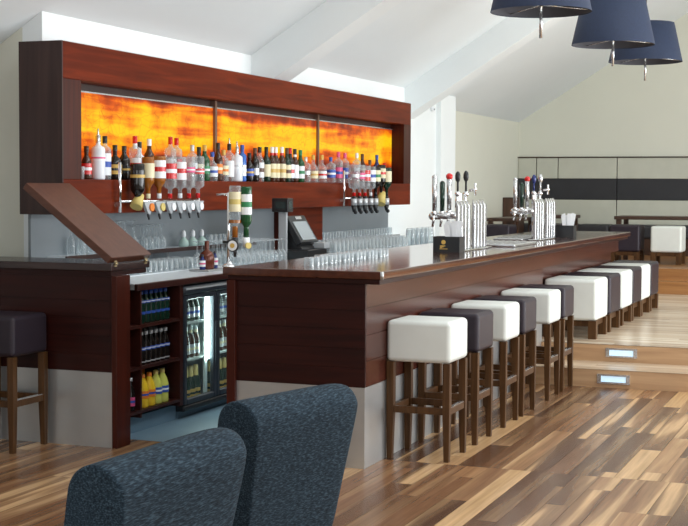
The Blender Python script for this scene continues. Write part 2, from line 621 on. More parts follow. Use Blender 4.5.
RIDGE_X = 2.2
struct('wall_left', MB().box(-2.72, XL, 0.75, 9.60, 0, EAVE + 0.05), WHITEWALL, 'white wall behind the gantry')
struct('wall_left', MB().box(-2.95, -2.757, 9.60, YB + 0.1, 0, 2.66), CREAMWALL, 'cream wall beyond the column')
struct('wall_left', MB().box(-5.0, -2.72, 0.75, 0.90, 0, EAVE + 0.05), CREAMWALL, 'cream return wall beside the gantry end')
struct('wall_left', MB().box(-5.15, -5.0, YF, 0.90, 0, EAVE), WHITEWALL, 'white side wall left of the bar')
struct('wall_back', MB().prism([(-2.95, 0), (XR + 0.1, 0), (XR + 0.1, 2.9), (RIDGE_X, 5.75), (-2.95, 2.52)], 'y', YB, YB + 0.15), CREAMWALL, 'cream gable wall behind the seating')
struct('wall_front', MB().prism([(-5.1, 0), (XR + 0.1, 0), (XR + 0.1, 2.9), (RIDGE_X, 5.75), (-2.65, 2.68), (-5.1, 2.68)], 'y', YF - 0.3, YF - 0.1), WALLDARK)
# right wall: piers, sill and head around the window openings
rw = MB()
rw.box(XR, XR + 0.2, YF, YB, 0, 0.25).box(XR, XR + 0.2, YF, YB, 2.9, 3.0)
edges = [YF]
for yy in WIN_Y:
    edges += [yy - 1.5, yy + 1.5]
edges.append(YB)
for i in range(0, len(edges), 2):
    rw.box(XR, XR + 0.2, edges[i], edges[i + 1], 0.25, 2.9)
struct('wall_right', rw, CREAMWALL)
# pitched ceiling: left slope, right slope, flat part over the left bay
T = 0.12
c = MB()
c.prism([(-3.0, cz(-3.0)), (RIDGE_X, cz(RIDGE_X)), (RIDGE_X, cz(RIDGE_X) + T), (-3.0, cz(-3.0) + T)], 'y', YF, YB)
struct('ceiling', c, CEIL, 'white pitched ceiling above the bar')
c = MB()
zr = cz(RIDGE_X)
c.prism([(RIDGE_X, zr), (XR + 0.2, zr - 0.60 * (XR + 0.2 - RIDGE_X)), (XR + 0.2, zr - 0.60 * (XR + 0.2 - RIDGE_X) + T), (RIDGE_X, zr + T)], 'y', YF, YB)
struct('ceiling', c, CEIL, 'white pitched ceiling above the windows')
struct('ceiling', MB().box(-5.15, -2.72, YF, 0.90, EAVE, EAVE + 0.1), CEIL, 'flat ceiling left of the bar')


def frame(y, n, words_):
    """sloping boxed beam under the ceiling, running into the wall"""
    d = 0.345
    mb = MB()
    x0 = XL - 0.05
    mb.prism([(x0, cz(x0) + 0.02), (RIDGE_X, cz(RIDGE_X) + 0.02), (RIDGE_X, cz(RIDGE_X) - d), (x0, cz(x0) - d)], 'y', y, y + 0.339)
    return struct('trim_%d' % n, mb, WHITEWALL, words_, bevel=0.006, seg=1)


frame(4.004, 4, 'boxed white sloping beam above the gantry')
frame(8.182, 5, 'boxed white sloping beam beyond the gantry')
struct('trim_6', MB().box(-2.60, -2.505, 9.40, 10.03, 0, 2.72), WHITEWALL, 'shallow white pilaster beyond the gantry')
s = thing('wall_sensor', 'small white round sensor on the white wall beyond the gantry', 'sensor', (-2.566, 9.19, 2.52))
MB().tube((-2.566, 9.19, 2.52), (-2.53, 9.19, 2.52), 0.030, 0.025).build('housing', WHITEP, s)
MB().tube((-2.53, 9.19, 2.52), (-2.518, 9.19, 2.512), 0.011).build('eye', GREYP, s)

# ------------------------------------------------------------------ gantry
GX, GY0, GY1, GZ0, GZ1 = -2.241, 0.4745, 7.449, 1.3746, 2.4823
GB = -2.563
g = thing('gantry', 'long mahogany back-bar gantry with three lit onyx panels', 'gantry', (GB, GY0, GZ0))
NY0, NY1, NZ0, NZ1 = 0.7024, 7.216, 1.6025, 2.2438
MB().box(GB, GX, GY0 + 0.012, GY1, NZ1, GZ1).build('top_fascia', MAHOG_Y, g, bevel=0.004, seg=1)
MB().box(GB, GX, GY0 + 0.012, GY1, GZ0, NZ0).build('bottom_fascia', MAHOG_Y, g, bevel=0.004, seg=1)
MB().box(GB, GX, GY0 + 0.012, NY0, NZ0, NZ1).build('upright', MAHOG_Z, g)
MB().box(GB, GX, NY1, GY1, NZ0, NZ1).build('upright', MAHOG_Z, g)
MB().box(GB, GX + 0.001, GY0, GY0 + 0.012, GZ0, GZ1).build('end_panel', wood('gantry_end_shaded_wood', (0.036, 0.020, 0.018), (0.060, 0.033, 0.029), 'z', 0.42, spec=0.3), g)  # the panel's shadow is put into this wood colour
MB().box(GB, -2.396, NY0, NY1, NZ0, NZ1).build('back_panel', DARKWOOD, g)
PM = (2.902, 5.066)
PZT = 2.185
PY = [(0.715, PM[0] - 0.018), (PM[0] + 0.018, PM[1] - 0.016), (PM[1] + 0.016, 7.205)]
for k, (a, b_) in enumerate(PY):
    p = MB().box(-2.396, -2.378, a, b_, NZ0 + 0.002, PZT).build('onyx_panel', ONYX, g)
    MB().box(-2.396, -2.374, a, b_, PZT, PZT + 0.010).build('trim_strip', SATIN, p)
for yy in PM:
    MB().box(-2.396, -2.358, yy - 0.016, yy + 0.016, NZ0, NZ1).build('mullion', plain('mullion_metal', (0.22, 0.13, 0.09), 0.35, 0.5) if yy == PM[0] else bpy.data.materials['mullion_metal'], g)

# splashback and the timber casing around the column behind the till
sp = thing('splashback', 'grey painted splashback panel between gantry and back counter', 'splashback', (-2.555, 0.57, 0.95))
MB().box(-2.564, -2.545, 0.57, 4.455, 0.95, 1.373).build('panel', SPLASH, sp)
MB().box(-2.564, -2.545, 5.30, 7.58, 0.95, 1.373).build('panel', SPLASH, sp)
cc = thing('column_casing', 'mahogany panelled casing below the gantry behind the till', 'casing', (-2.48, 4.88, 0.95))
MB().box(-2.43, -2.405, 4.465, 5.286, 0.95, 1.3735).build('front_board', MAHOG_Y, cc)
MB().box(-2.56, -2.43, 4.465, 4.485, 0.95, 1.3735).build('side_board', MAHOG_Z, cc)
MB().box(-2.56, -2.43, 5.266, 5.286, 0.95, 1.3735).build('side_board', MAHOG_Z, cc)

# ------------------------------------------------------------------ back counter
BX, BZ = -1.69, 0.947
wt = thing('back_worktop', 'long pale back-bar worktop with dark wooden front edge', 'worktop', (-2.0, 0.25, 0.91))
MB().box(-2.543, BX - 0.012, 0.44, 8.10, 0.912, BZ).build('top', WORKTOP, wt)
MB().box(BX - 0.012, BX + 0.012, 0.44, 8.10, 0.905, BZ + 0.001).build('front_edge', SHELFW, wt, bevel=0.004, seg=1)
LZ, RZ = 1.090, 1.040
lg = thing('glass_ledge', 'raised ledge for glasses along the splashback, left of the till', 'ledge', (-2.45, 0.76, 0.947))
MB().box(-2.543, -2.405, 0.76, 3.75, LZ - 0.022, LZ).build('shelf', WORKTOP, lg)
MB().box(-2.405, -2.393, 0.76, 3.75, LZ - 0.028, LZ + 0.002).build('lip', DARKWOOD, lg)
for yy in (0.80, 2.2, 3.7):
    MB().box(-2.54, -2.42, yy, yy + 0.02, 0.947, LZ - 0.022).build('support', SATIN, lg)
lg2 = thing('glass_ledge', 'raised ledge for glasses along the splashback, right of the till', 'ledge', (-2.45, 5.31, 0.947))
MB().box(-2.543, -2.405, 5.31, 7.55, RZ - 0.022, RZ).build('shelf', WORKTOP, lg2)
MB().box(-2.405, -2.393, 5.31, 7.55, RZ - 0.028, RZ + 0.002).build('lip', SATIN, lg2)
for yy in (5.35, 6.4, 7.5):
    MB().box(-2.54, -2.42, yy, yy + 0.02, 0.947, RZ - 0.022).build('support', SATIN, lg2)

# open bottle shelves under the counter
cab = thing('bottle_shelves', 'dark mahogany open shelf unit of bottles under the back counter', 'shelf unit', (-2.0, 0.3, 0.06))
for yy in (0.30, 0.495, 1.02):
    MB().box(-2.22, BX, yy, yy + (0.018 if yy < 0.9 else 0.045), 0.10, 0.905).build('side_panel', SHELFW, cab)
for zz in (0.128, 0.405, 0.668):
    MB().box(-2.22, BX, 0.318, 0.494, zz, zz + 0.02).build('shelf', SHELFW, cab)
    MB().box(-2.22, BX, 0.514, 1.019, zz, zz + 0.02).build('shelf', SHELFW, cab)
MB().box(-2.24, -2.22, 0.27, 1.07, 0.10, 0.905).build('back_panel', DARKWOOD, cab)
MB().box(-2.24, -1.745, 0.30, 1.065, 0.001, 0.10).build('plinth', VINYL, cab)

# glass-door bottle cooler
FY0, FY1 = 1.075, 2.52
fr = thing('bottle_cooler', 'black glass-door bottle cooler with a lit interior', 'cooler', (-2.0, FY0, 0.02))
MB().box(-2.23, -1.73, FY0, FY0 + 0.03, 0.05, 0.895).box(-2.23, -1.73, FY1 - 0.03, FY1, 0.05, 0.895) \
    .box(-2.23, -1.73, FY0 + 0.03, FY1 - 0.03, 0.05, 0.085).box(-2.23, -1.73, FY0 + 0.03, FY1 - 0.03, 0.86, 0.895) \
    .box(-2.23, -2.205, FY0 + 0.03, FY1 - 0.03, 0.085, 0.86).build('cabinet', FRIDGE, fr)
MB().box(-2.204, -2.198, FY0 + 0.032, FY1 - 0.032, 0.088, 0.858).build('liner', plain('cooler_liner', (0.45, 0.55, 0.52), 0.4), fr)
MB().box(-1.73, BX + 0.012, FY0, FY1, 0.835, 0.892).build('header', FRIDGE, fr, bevel=0.015)
MB().box(BX + 0.012, BX + 0.016, FY0 + 0.01, FY1, 0.868, 0.880).build('header_strip', GREYP, fr)
MB().box(-1.76, BX + 0.006, FY0 - 0.002, FY1, 0.050, 0.088).build('base_rail', BLACK, fr, bevel=0.01)
MB().box(-2.2, -1.745, FY0 + 0.02, FY1 - 0.02, 0.001, 0.05).build('plinth', VINYL, fr)
for a, b_ in ((FY0 + 0.012, 1.572), (1.580, 2.045), (2.053, 2.51)):
    d = MB()
    fwid = 0.042
    d.box(-1.725, BX, a, a + fwid, 0.09, 0.832).box(-1.725, BX, b_ - fwid, b_, 0.09, 0.832)
    d.box(-1.725, BX, a + fwid, b_ - fwid, 0.09, 0.09 + fwid).box(-1.725, BX, a + fwid, b_ - fwid, 0.832 - fwid * 0.8, 0.832)
    dd = d.build('door', FRIDGE, fr, bevel=0.006, seg=1)
    MB().box(-1.713, -1.707, a + fwid, b_ - fwid, 0.09 + fwid, 0.832 - fwid * 0.8).build('pane', G_PANE, dd)
    MB().box(BX, BX + 0.012, b_ - 0.034, b_ - 0.012, 0.30, 0.62).build('handle', FRIDGE, dd, bevel=0.004, seg=1)
for zz in (0.372, 0.625):
    MB().box(-2.19, -1.735, FY0 + 0.035, FY1 - 0.035, zz, zz + 0.012).build('shelf', plain('cooler_shelf', (0.55, 0.62, 0.60), 0.3) if zz < 0.5 else bpy.data.materials['cooler_shelf'], fr)
for yy in (1.565, 2.045):
    MB().box(-1.745, -1.727, yy - 0.068, yy - 0.036, 0.36, 0.83).build('light_tube', TUBE, fr)
    MB().box(-1.760, -1.746, yy - 0.072, yy - 0.032, 0.10, 0.855).build('light_batten', plain('batten_white', (0.7, 0.8, 0.78), 0.4) if yy < 1.6 else bpy.data.materials['batten_white'], fr)

# ------------------------------------------------------------------ the bar
TOP = 1.10
bar = thing('bar_counter', 'long mahogany bar counter with steel kick plate', 'bar', (-0.4, 0, 0))
BL, BW, BYE = 7.83, -0.784, 7.75
t = MB()
t.box(-0.86, 0.113, -0.03, BL, 1.055, TOP).build('counter_top', BARTOP, bar, bevel=0.006)
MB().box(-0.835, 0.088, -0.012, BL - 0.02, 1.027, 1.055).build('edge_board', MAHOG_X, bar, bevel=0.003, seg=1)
MB().tube((0.1045, -0.0225, 1.056), (0.1045, -0.0225, 1.099), 0.0105).build('corner_glint', STEEL, bar)  # steel rod standing in for the highlight on the rounded slab corner
zl = [0.451, 0.598, 0.742, 0.894, 1.027]
f = MB()
for a, b_ in zip(zl, zl[1:]):
    f.box(-0.028, 0.0, 0.02, BYE if a > 0.8 else 4.25, a + 0.0035, b_ - 0.0035)
    if a < 0.8:                           # knee recess along the raised floor
        f.box(-0.108, -0.08, 4.25, BYE, a + 0.0035, b_ - 0.0035)
f.box(-0.03, -0.006, 0.026, 4.25, 0.44, 0.897).box(-0.03, -0.006, 0.026, BYE, 0.897, 1.026).box(-0.11, -0.086, 4.25, BYE, 0.28, 0.897)
f.build('front_panel', BARFRONT, bar)
e = MB()
ze = [0.451, 0.56, 0.667, 0.775, 0.88, 1.027]
for a, b_ in zip(ze, ze[1:]):
    e.box(BW, 0.0, 0.0, 0.02, a + 0.0028, b_ - 0.0028)
e.box(BW, -0.004, 0.004, 0.025, 0.44, 1.026)
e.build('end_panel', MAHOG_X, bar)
MB().box(-0.026, -0.001, 0.02, 4.25, 0.0, 0.451).build('kick_plate', STEEL, bar)
MB().box(BW, -0.001, 0.002, 0.02, 0.0, 0.451).build('kick_plate', STEEL, bar)
MB().box(-0.837, BW, -0.022, 0.06, 0.0, 1.027).build('end_post', MAHOG_Z, bar, bevel=0.002, seg=1)
MB().box(-0.80, -0.115, BYE, BYE + 0.02, 0.0, 0.897).box(-0.80, -0.03, BYE, BYE + 0.02, 0.897, 1.027).build('far_panel', MAHOG_X, bar)
MB().box(-0.80, -0.775, 0.06, BYE, 0.0, 1.027).build('back_board', DARKWOOD, bar)

# side section left of the hatch
sd = thing('side_counter', 'short mahogany counter section left of the raised flap', 'counter', (-2.0, 0, 0))
MB().box(-4.2, -1.585, -0.03, 0.43, 1.055, TOP).build('counter_top', wood('side_top_wood', (0.022, 0.010, 0.009), (0.040, 0.018, 0.015), 'x', 0.25), sd, bevel=0.005)
MB().box(-4.2, -1.600, -0.010, 0.41, 1.027, 1.055).build('edge_board', MAHOG_X, sd)
e = MB()
for a, b_ in zip(ze, ze[1:]):
    e.box(-4.2, -1.596, 0.0, 0.02, a + 0.0028, b_ - 0.0028)
e.box(-4.2, -1.596, 0.004, 0.13, 0.44, 1.026)
e.build('front_panel', MAHOG_X, sd)
MB().box(-4.2, -1.596, 0.002, 0.13, 0.0, 0.451).build('kick_plate', STEEL, sd)
MB().box(-1.597, -1.563, -0.012, 0.15, 0.0, 1.027).build('end_post', MAHOG_Z, sd, bevel=0.002, seg=1)

# raised counter flap, leaning back over the side section
fl = thing('counter_flap', 'raised brown wooden counter flap leaning over the side counter', 'flap', (-1.6, -0.03, 1.10))
ang = math.radians(36.7)
ux, uz = -math.cos(ang), math.sin(ang)
nx, nz = uz, -ux          # towards the room
p0 = Vector((-1.582, 0, 1.138))
Lf, Tf = 0.735, 0.046
pts = []
for s_, t_ in ((0, 0), (Lf, 0), (Lf, -Tf), (0.004, -Tf)):
    pts.append((p0.x + ux * s_ + nx * t_, p0.z + uz * s_ + nz * t_))
MB().prism(pts, 'y', -0.03, 0.45).build('board', FLAPW, fl, bevel=0.004, seg=2)
for yy in (0.0, 0.36):
    MB().tube((-1.579, yy, 1.100), (-1.579, yy + 0.03, 1.100), 0.007).box(-1.5845, -1.581, yy, yy + 0.03, 1.082, 1.118).build('hinge', BRASS, fl)

# ------------------------------------------------------------------ stools
def rounded_seat(x0, x1, y0, y1, z0, z1, mat, parent, r=0.028):
    mb = MB().box(x0, x1, y0, y1, z0, z1)
    o = mb.build('seat', mat, parent, bevel=r, seg=4)
    return o


def make_stool(mat, label, cat, loc, group, h=0.80, sh=0.238, w_=0.384, d_=0.365):
    t_ = thing('bar_stool', label, cat, loc, group)
    x0, y0, z0 = loc
    rounded_seat(x0 - w_ / 2, x0 + w_ / 2, y0 - d_ / 2, y0 + d_ / 2, z0 + h - sh, z0 + h, mat, t_)
    lw = 0.021
    for sx in (-1, 1):
        for sy in (-1, 1):
            cx, cy = x0 + sx * (w_ / 2 - lw - 0.003), y0 + sy * (d_ / 2 - lw - 0.003)
            b0, t0 = lw * 0.72, lw
            # legs taper towards the floor, splaying hardly at all
            bx, by = cx + sx * 0.003, cy + sy * 0.003
            m = MB()
            zt, zm, zb = z0 + h - sh, z0 + 0.30, z0
            m.hexa([(cx - t0, cy - t0, zm), (cx + t0, cy - t0, zm), (cx + t0, cy + t0, zm), (cx - t0, cy + t0, zm)],
                   [(cx - t0, cy - t0, zt), (cx + t0, cy - t0, zt), (cx + t0, cy + t0, zt), (cx - t0, cy + t0, zt)])
            m.hexa([(bx - b0, by - b0, zb), (bx + b0, by - b0, zb), (bx + b0, by + b0, zb), (bx - b0, by + b0, zb)],
                   [(cx - t0, cy - t0, zm), (cx + t0, cy - t0, zm), (cx + t0, cy + t0, zm), (cx - t0, cy + t0, zm)])
            m.build('leg', LEGWOOD, t_)
    zr0, zr1 = z0 + 0.268, z0 + 0.306
    a, b_ = w_ / 2 - 2 * lw - 0.003, d_ / 2 - 2 * lw - 0.003
    e0, e1 = w_ / 2 - 0.008, d_ / 2 - 0.008
    for sy in (-1, 1):
        yc = y0 + sy * (e1 - 0.013)
        MB().box(x0 - a, x0 + a, yc - 0.013, yc + 0.013, zr0, zr1).build('footrest', LEGWOOD, t_)
    for sx in (-1, 1):
        xc = x0 + sx * (e0 - 0.013)
        fr_ = MB().box(xc - 0.013, xc + 0.013, y0 - b_, y0 + b_, zr0, zr1).build('footrest', LEGWOOD, t_)
        if sx > 0:
            MB().box(xc - 0.012, xc + 0.012, y0 - b_, y0 + b_, zr1, zr1 + 0.004).build('wear_strip', SATIN, fr_)
    return t_


GS = 'tall square bar stools along the bar'
st_w = make_stool(WHITE_LEATHER, 'tall white leather bar stool at the near corner of the bar', 'bar stool', (0.194, 0.525, 0), GS)
st_d = make_stool(DARK_LEATHER, 'tall dark leather bar stool, second from the near bar corner', 'bar stool', (0.194, 1.105, 0), GS)
copy_tree(st_w, (0.194, 1.775, 0), label='tall white leather bar stool, third from the near bar corner')
copy_tree(st_d, (0.194, 2.26, 0), label='tall dark leather bar stool, fourth from the near bar corner')
copy_tree(st_w, (0.194, 3.04, 0), label='tall white leather bar stool, fifth from the near bar corner')
copy_tree(st_d, (0.194, 3.515, 0), label='tall dark leather bar stool standing right before the steps')
del copy_tree(st_d, (-2.22, -0.205, 0), label='tall dark leather bar stool in front of the side counter')['group']


def make_cube(mat, label, loc, group, w_=0.455, d_=0.52, h=0.505, sh=0.35, rot=0):
    t_ = thing('low_stool', label, 'stool', loc, group)
    x0, y0, z0 = loc
    rounded_seat(x0 - w_ / 2, x0 + w_ / 2, y0 - d_ / 2, y0 + d_ / 2, z0 + h - sh, z0 + h, mat, t_, 0.03)
    MB().box(x0 - w_ / 2 + 0.03, x0 + w_ / 2 - 0.03, y0 - d_ / 2 + 0.03, y0 + d_ / 2 - 0.03, z0 + h - sh - 0.05, z0 + h - sh).build('seat_frame', LEGWOOD, t_)
    lw = 0.034
    for sx in (-1, 1):
        for sy in (-1, 1):
            cx, cy = x0 + sx * (w_ / 2 - lw - 0.002), y0 + sy * (d_ / 2 - lw - 0.002)
            MB().box(cx - lw, cx + lw, cy - lw, cy + lw, z0, z0 + h - sh).build('leg', LEGWOOD, t_)
    return t_


GC = 'low square stools on the raised floor along the bar'
cu_w = make_cube(WHITE_LEATHER, 'low white leather stool nearest the step edge on the raised floor', (0.1625, 4.835, UP_Z), GC)
cu_d = make_cube(DARK_LEATHER, 'low dark leather stool, second from the step on the raised floor', (0.1625, 5.47, UP_Z), GC)
copy_tree(cu_w, (0.1625, 6.11, UP_Z), label='low white leather stool, third from the step on the raised floor')
copy_tree(cu_d, (0.1625, 6.665, UP_Z), label='low dark leather stool, fourth from the step on the raised floor')
copy_tree(cu_w, (0.1625, 7.205, UP_Z), label='low white leather stool, fifth from the step on the raised floor')
copy_tree(cu_d, (0.1625, 7.77, UP_Z), label='low dark leather stool at the far end of the bar')

# step lights
for (xc, yc, zc, ww, hh, lb) in ((0.70, STEP_Y, 0.070, 0.255, 0.075, 'lower'), (0.667, STEP2_Y, 0.217, 0.255, 0.075, 'upper')):
    sl = thing('step_light', 'lit rectangular light set in the %s step riser' % lb, 'step light', (xc, yc, zc - hh / 2))
    m = MB()
    b = 0.014
    m.box(xc - ww / 2, xc + ww / 2, yc - 0.012, yc, zc + hh / 2 - b, zc + hh / 2).box(xc - ww / 2, xc + ww / 2, yc - 0.012, yc, zc - hh / 2, zc - hh / 2 + b)
    m.box(xc - ww / 2, xc - ww / 2 + 0.03, yc - 0.012, yc, zc - hh / 2 + b, zc + hh / 2 - b).box(xc + ww / 2 - 0.03, xc + ww / 2, yc - 0.012, yc, zc - hh / 2 + b, zc + hh / 2 - b)
    m.build('bezel', SATIN, sl)
    MB().box(xc - ww / 2 + 0.03, xc + ww / 2 - 0.03, yc - 0.006, yc, zc - hh / 2 + b, zc + hh / 2 - b).build('lens', STEPLED, sl)


# ------------------------------------------------------------------ armchairs in the foreground
def armchair(label, near, far, crest):
    """upholstered chair seen from behind: thick reclined back with a rolled top"""
    n_, f_ = Vector((*near, 0)), Vector((*far, 0))
    wv = (f_ - n_).normalized()
    Wd = (f_ - n_).length
    nv = Vector((wv.y, -wv.x, 0))        # outwards through the back of the chair
    mid = (n_ + f_) / 2
    t_ = thing('armchair', label, 'chair', (mid.x, mid.y, 0), 'tweed armchairs in the foreground')
    # back profile (offset along nv, height), closed loop
    lean = math.tan(math.radians(11))
    th = 0.17
    zb = 0.30

    def off(z):
        return (z - crest) * lean
    prof = []
    zt = crest - th / 2
    for k in range(9):                   # rolled top from the back face over to the front face
        a = math.pi * k / 8
        prof.append((off(zt) + math.cos(a) * th / 2, zt + math.sin(a) * th / 2))
    for z in (zt - 0.15, zt - 0.33, zb):
        prof.append((off(z) - th / 2, z))
    for z in (zb, zt - 0.33, zt - 0.15):
        prof.append((off(z) + th / 2, z))
    mb = MB()
    bm = mb.bm
    st = []
    for s_, ins in ((0.0, 0.012), (0.0015, 0.005), (0.007, 0.0), (0.016, 0.0), (Wd / 2, 0.0), (Wd - 0.06, 0.0), (Wd - 0.016, 0.014), (Wd, 0.045)):
        ring = []
        cz_ = sum(p[1] for p in prof) / len(prof)
        for u_, z in prof:
            oc = off(z)
            uu = oc + (u_ - oc) * (1 - ins / (th / 2))
            zz = z - ins if z > zt else z
            # the back narrows towards the seat
            nar = 0.045 * max(0, min(1, (crest - z) / 0.5))
            sp_ = (s_ - Wd / 2) * (1 - nar / (Wd / 2)) + Wd / 2
            ring.append(bm.verts.new(n_ + wv * sp_ + nv * uu + Vector((0, 0, zz))))
        st.append(ring)
    k = len(prof)
    for A, B in zip(st, st[1:]):
        for i in range(k):
            bm.faces.new((A[i], A[(i + 1) % k], B[(i + 1) % k], B[i]))
    bm.faces.new(st[0])
    bm.faces.new(st[-1][::-1])
    o = mb.build('backrest', TWEED, t_, smooth=True)
    o.modifiers.new('sub', 'SUBSURF').levels = 1
    o.modifiers['sub'].render_levels = 2

    def slab(nm, a0, a1, s0, s1, z0, z1, r):
        m = MB()
        q = [n_ + wv * s_ + nv * a for s_, a in ((s0, a0), (s0, a1), (s1, a1), (s1, a0))]
        m.hexa([(p.x, p.y, z0) for p in q], [(p.x, p.y, z1) for p in q])
        return m.build(nm, TWEED, t_, bevel=r, seg=3)
    ob = off(0.35) - th / 2
    slab('seat', ob - 0.46, ob + 0.12, 0.05, Wd - 0.05, 0.26, 0.44, 0.04)
    for a in (ob - 0.40, ob + 0.08):
        for s_ in (0.08, Wd - 0.08):
            p = n_ + wv * s_ + nv * a
            MB().tube((p.x, p.y, 0), (p.x, p.y, 0.28), 0.016, 0.024).build('leg', LEGWOOD, t_)
    return t_


armchair('blue-black tweed armchair nearest the camera, seen from behind', (0.935, -4.34), (0.97, -3.66), 0.895)
armchair('blue-black tweed armchair in front of the bar end, farther from the camera', (0.80, -3.28), (0.945, -2.69), 0.89)

# ------------------------------------------------------------------ pendant lamps
def pendant(x, y, label):
    z0, h, rb, rtp = 2.75, 0.36, 0.342, 0.262
    t_ = thing('pendant_lamp', label, 'lamp', (x, y, z0 - 0.19), 'navy drum pendant lamps over the bar stools')
    s_ = MB()
    s_.lathe([(rb, z0), (rtp, z0 + h), (rtp - 0.006, z0 + h), (rb - 0.006, z0 + 0.002), (rb, z0)], x, y, 0, 48)
    s_.build('shade', NAVY, t_)
    MB().lathe([(rb - 0.0065, z0 + 0.004), (rtp - 0.0065, z0 + h - 0.002)], x, y, 0, 48).build('lining', INNER, t_)
    sp_ = MB()
    for k in range(3):
        a = 2 * math.pi * k / 3 + 0.4
        sp_.tube((x, y, z0 + 0.045), (x + (rb - 0.01) * math.cos(a), y + (rb - 0.01) * math.sin(a), z0 + 0.02), 0.004, seg=6)
    sp_.build('spider', SATIN, t_)
    MB().tube((x, y, z0 - 0.175), (x, y, z0 + 0.06), 0.011).build('finial_rod', SATIN, t_)
    MB().tube((x, y, z0 + 0.06), (x, y, z0 + 0.14), 0.022).build('lamp_holder', BLACK, t_)
    MB().ball((x + 0.06, y, z0 + 0.16), 0.03).build('bulb', BULB, t_)
    MB().tube((x, y, z0 + 0.14), (x, y, cz(x) - 0.02), 0.006, seg=8).build('cord', BLACK, t_)
    MB().tube((x, y, cz(x) - 0.04), (x, y, cz(x) + 0.03), 0.05).build('ceiling_rose', WHITEP, t_)
    return t_


pendant(0.51, 4.50, 'large navy drum pendant lamp, middle one of the row above the stools')
pendant(0.51, 6.15, 'large navy drum pendant lamp, farthest of the row above the stools')
pendant(0.45, 2.17, 'large navy drum pendant lamp, leftmost and nearest of the row above the stools')

# ------------------------------------------------------------------ seating at the back
bb = thing('bench_backrest', 'tall padded wall backrest banded cream, charcoal and cream', 'backrest', (-0.5, YB - 0.05, 0.575))
cuts = [-2.757, -2.46, -2.118, -1.204, 0.6, 2.4, 4.2]
for z0, z1, m_, nm in ((1.714, 2.032, CREAM_PAD, 'upper_band'), (1.39, 1.711, BLACK_PAD, 'middle_band'), (0.97, 1.387, CREAM_PAD, 'lower_band')):
    cs = cuts if nm == 'upper_band' else [-2.757, -1.204, 0.6, 2.4, 4.2]
    for a, b_ in zip(cs, cs[1:]):
        MB().box(a + 0.006, b_ - 0.006, YB - 0.055, YB - 0.012, z0, z1).build(nm, m_, bb, bevel=0.008)
MB().box(-2.757, 4.2, YB - 0.012, YB, 0.9, 2.045).build('backing_board', TABLEWOOD, bb)
MB().box(-2.757, 4.2, YB - 0.07, YB - 0.012, 2.036, 2.050).build('top_rail', TABLEWOOD, bb)
bench = thing('wall_bench', 'long charcoal bench seat against the padded back wall', 'bench', (-0.5, 14.0, 0.575))
for k, (a, b_) in enumerate(zip([-2.75, -1.72, -1.204, 0.6, 2.4], [-1.73, -1.214, 0.59, 2.39, 4.2])):
    MB().box(a, b_, 13.70, YB - 0.056, 0.82, 1.02).build('cushion', BLACK_PAD, bench, bevel=0.045, seg=3)
MB().box(-2.75, 4.2, 13.74, YB - 0.06, 0.576, 0.82).build('base', TABLEWOOD, bench)


def low_table(x0, x1, y0, y1, label, z=1.19):
    t_ = thing('low_table', label, 'table', ((x0 + x1) / 2, (y0 + y1) / 2, 0.575), None)
    MB().box(x0, x1, y0, y1, z - 0.045, z).build('table_top', TABLEWOOD, t_, bevel=0.004, seg=1)
    for x in (x0 + 0.03, x1 - 0.09):
        for y in (y0 + 0.02, y1 - 0.08):
            MB().box(x, x + 0.06, y, y + 0.06, 0.575, z - 0.045).build('leg', TABLEWOOD, t_)
    return t_


low_table(-0.78, 0.45, 11.75, 12.40, 'dark wooden table behind the low stools at the back right')
low_table(-1.90, -1.38, 11.85, 12.45, 'dark wooden table beyond the far napkin caddy')
low_table(-2.42, -1.99, 11.2, 12.3, 'dark wooden table in the back corner by the cream wall', 1.155)
hb = thing('corner_cabinet', 'dark wooden cabinet standing in the far corner beside the padded wall', 'cabinet', (-2.63, 13.5, 0.576))
MB().box(-2.755, -2.50, 13.36, 13.68, 0.576, 1.42).build('carcass', TABLEWOOD, hb, bevel=0.004, seg=1)
MB().box(-2.74, -2.515, 13.35, 13.36, 0.60, 1.40).build('door', wood('box_door_wood', (0.06, 0.028, 0.016), (0.1, 0.045, 0.026), 'z', 0.4), hb)
make_cube(DARK_LEATHER, 'dark leather cube stool in front of the back right table', (-0.55, 11.45, 0.575), None, 0.40, 0.42, 0.51, 0.35)
make_cube(WHITE_LEATHER, 'white leather cube stool at the back right, beside the dark one', (-0.01, 11.45, 0.575), None, 0.40, 0.42, 0.50, 0.34)
make_cube(DARK_LEATHER, 'dark leather cube stool by the back corner table', (-2.18, 10.95, 0.575), None, 0.42, 0.42, 0.50, 0.35)
make_cube(DARK_LEATHER, 'dark leather cube stool behind the far beer font', (-1.62, 11.45, 0.575), None, 0.42, 0.42, 0.50, 0.35)


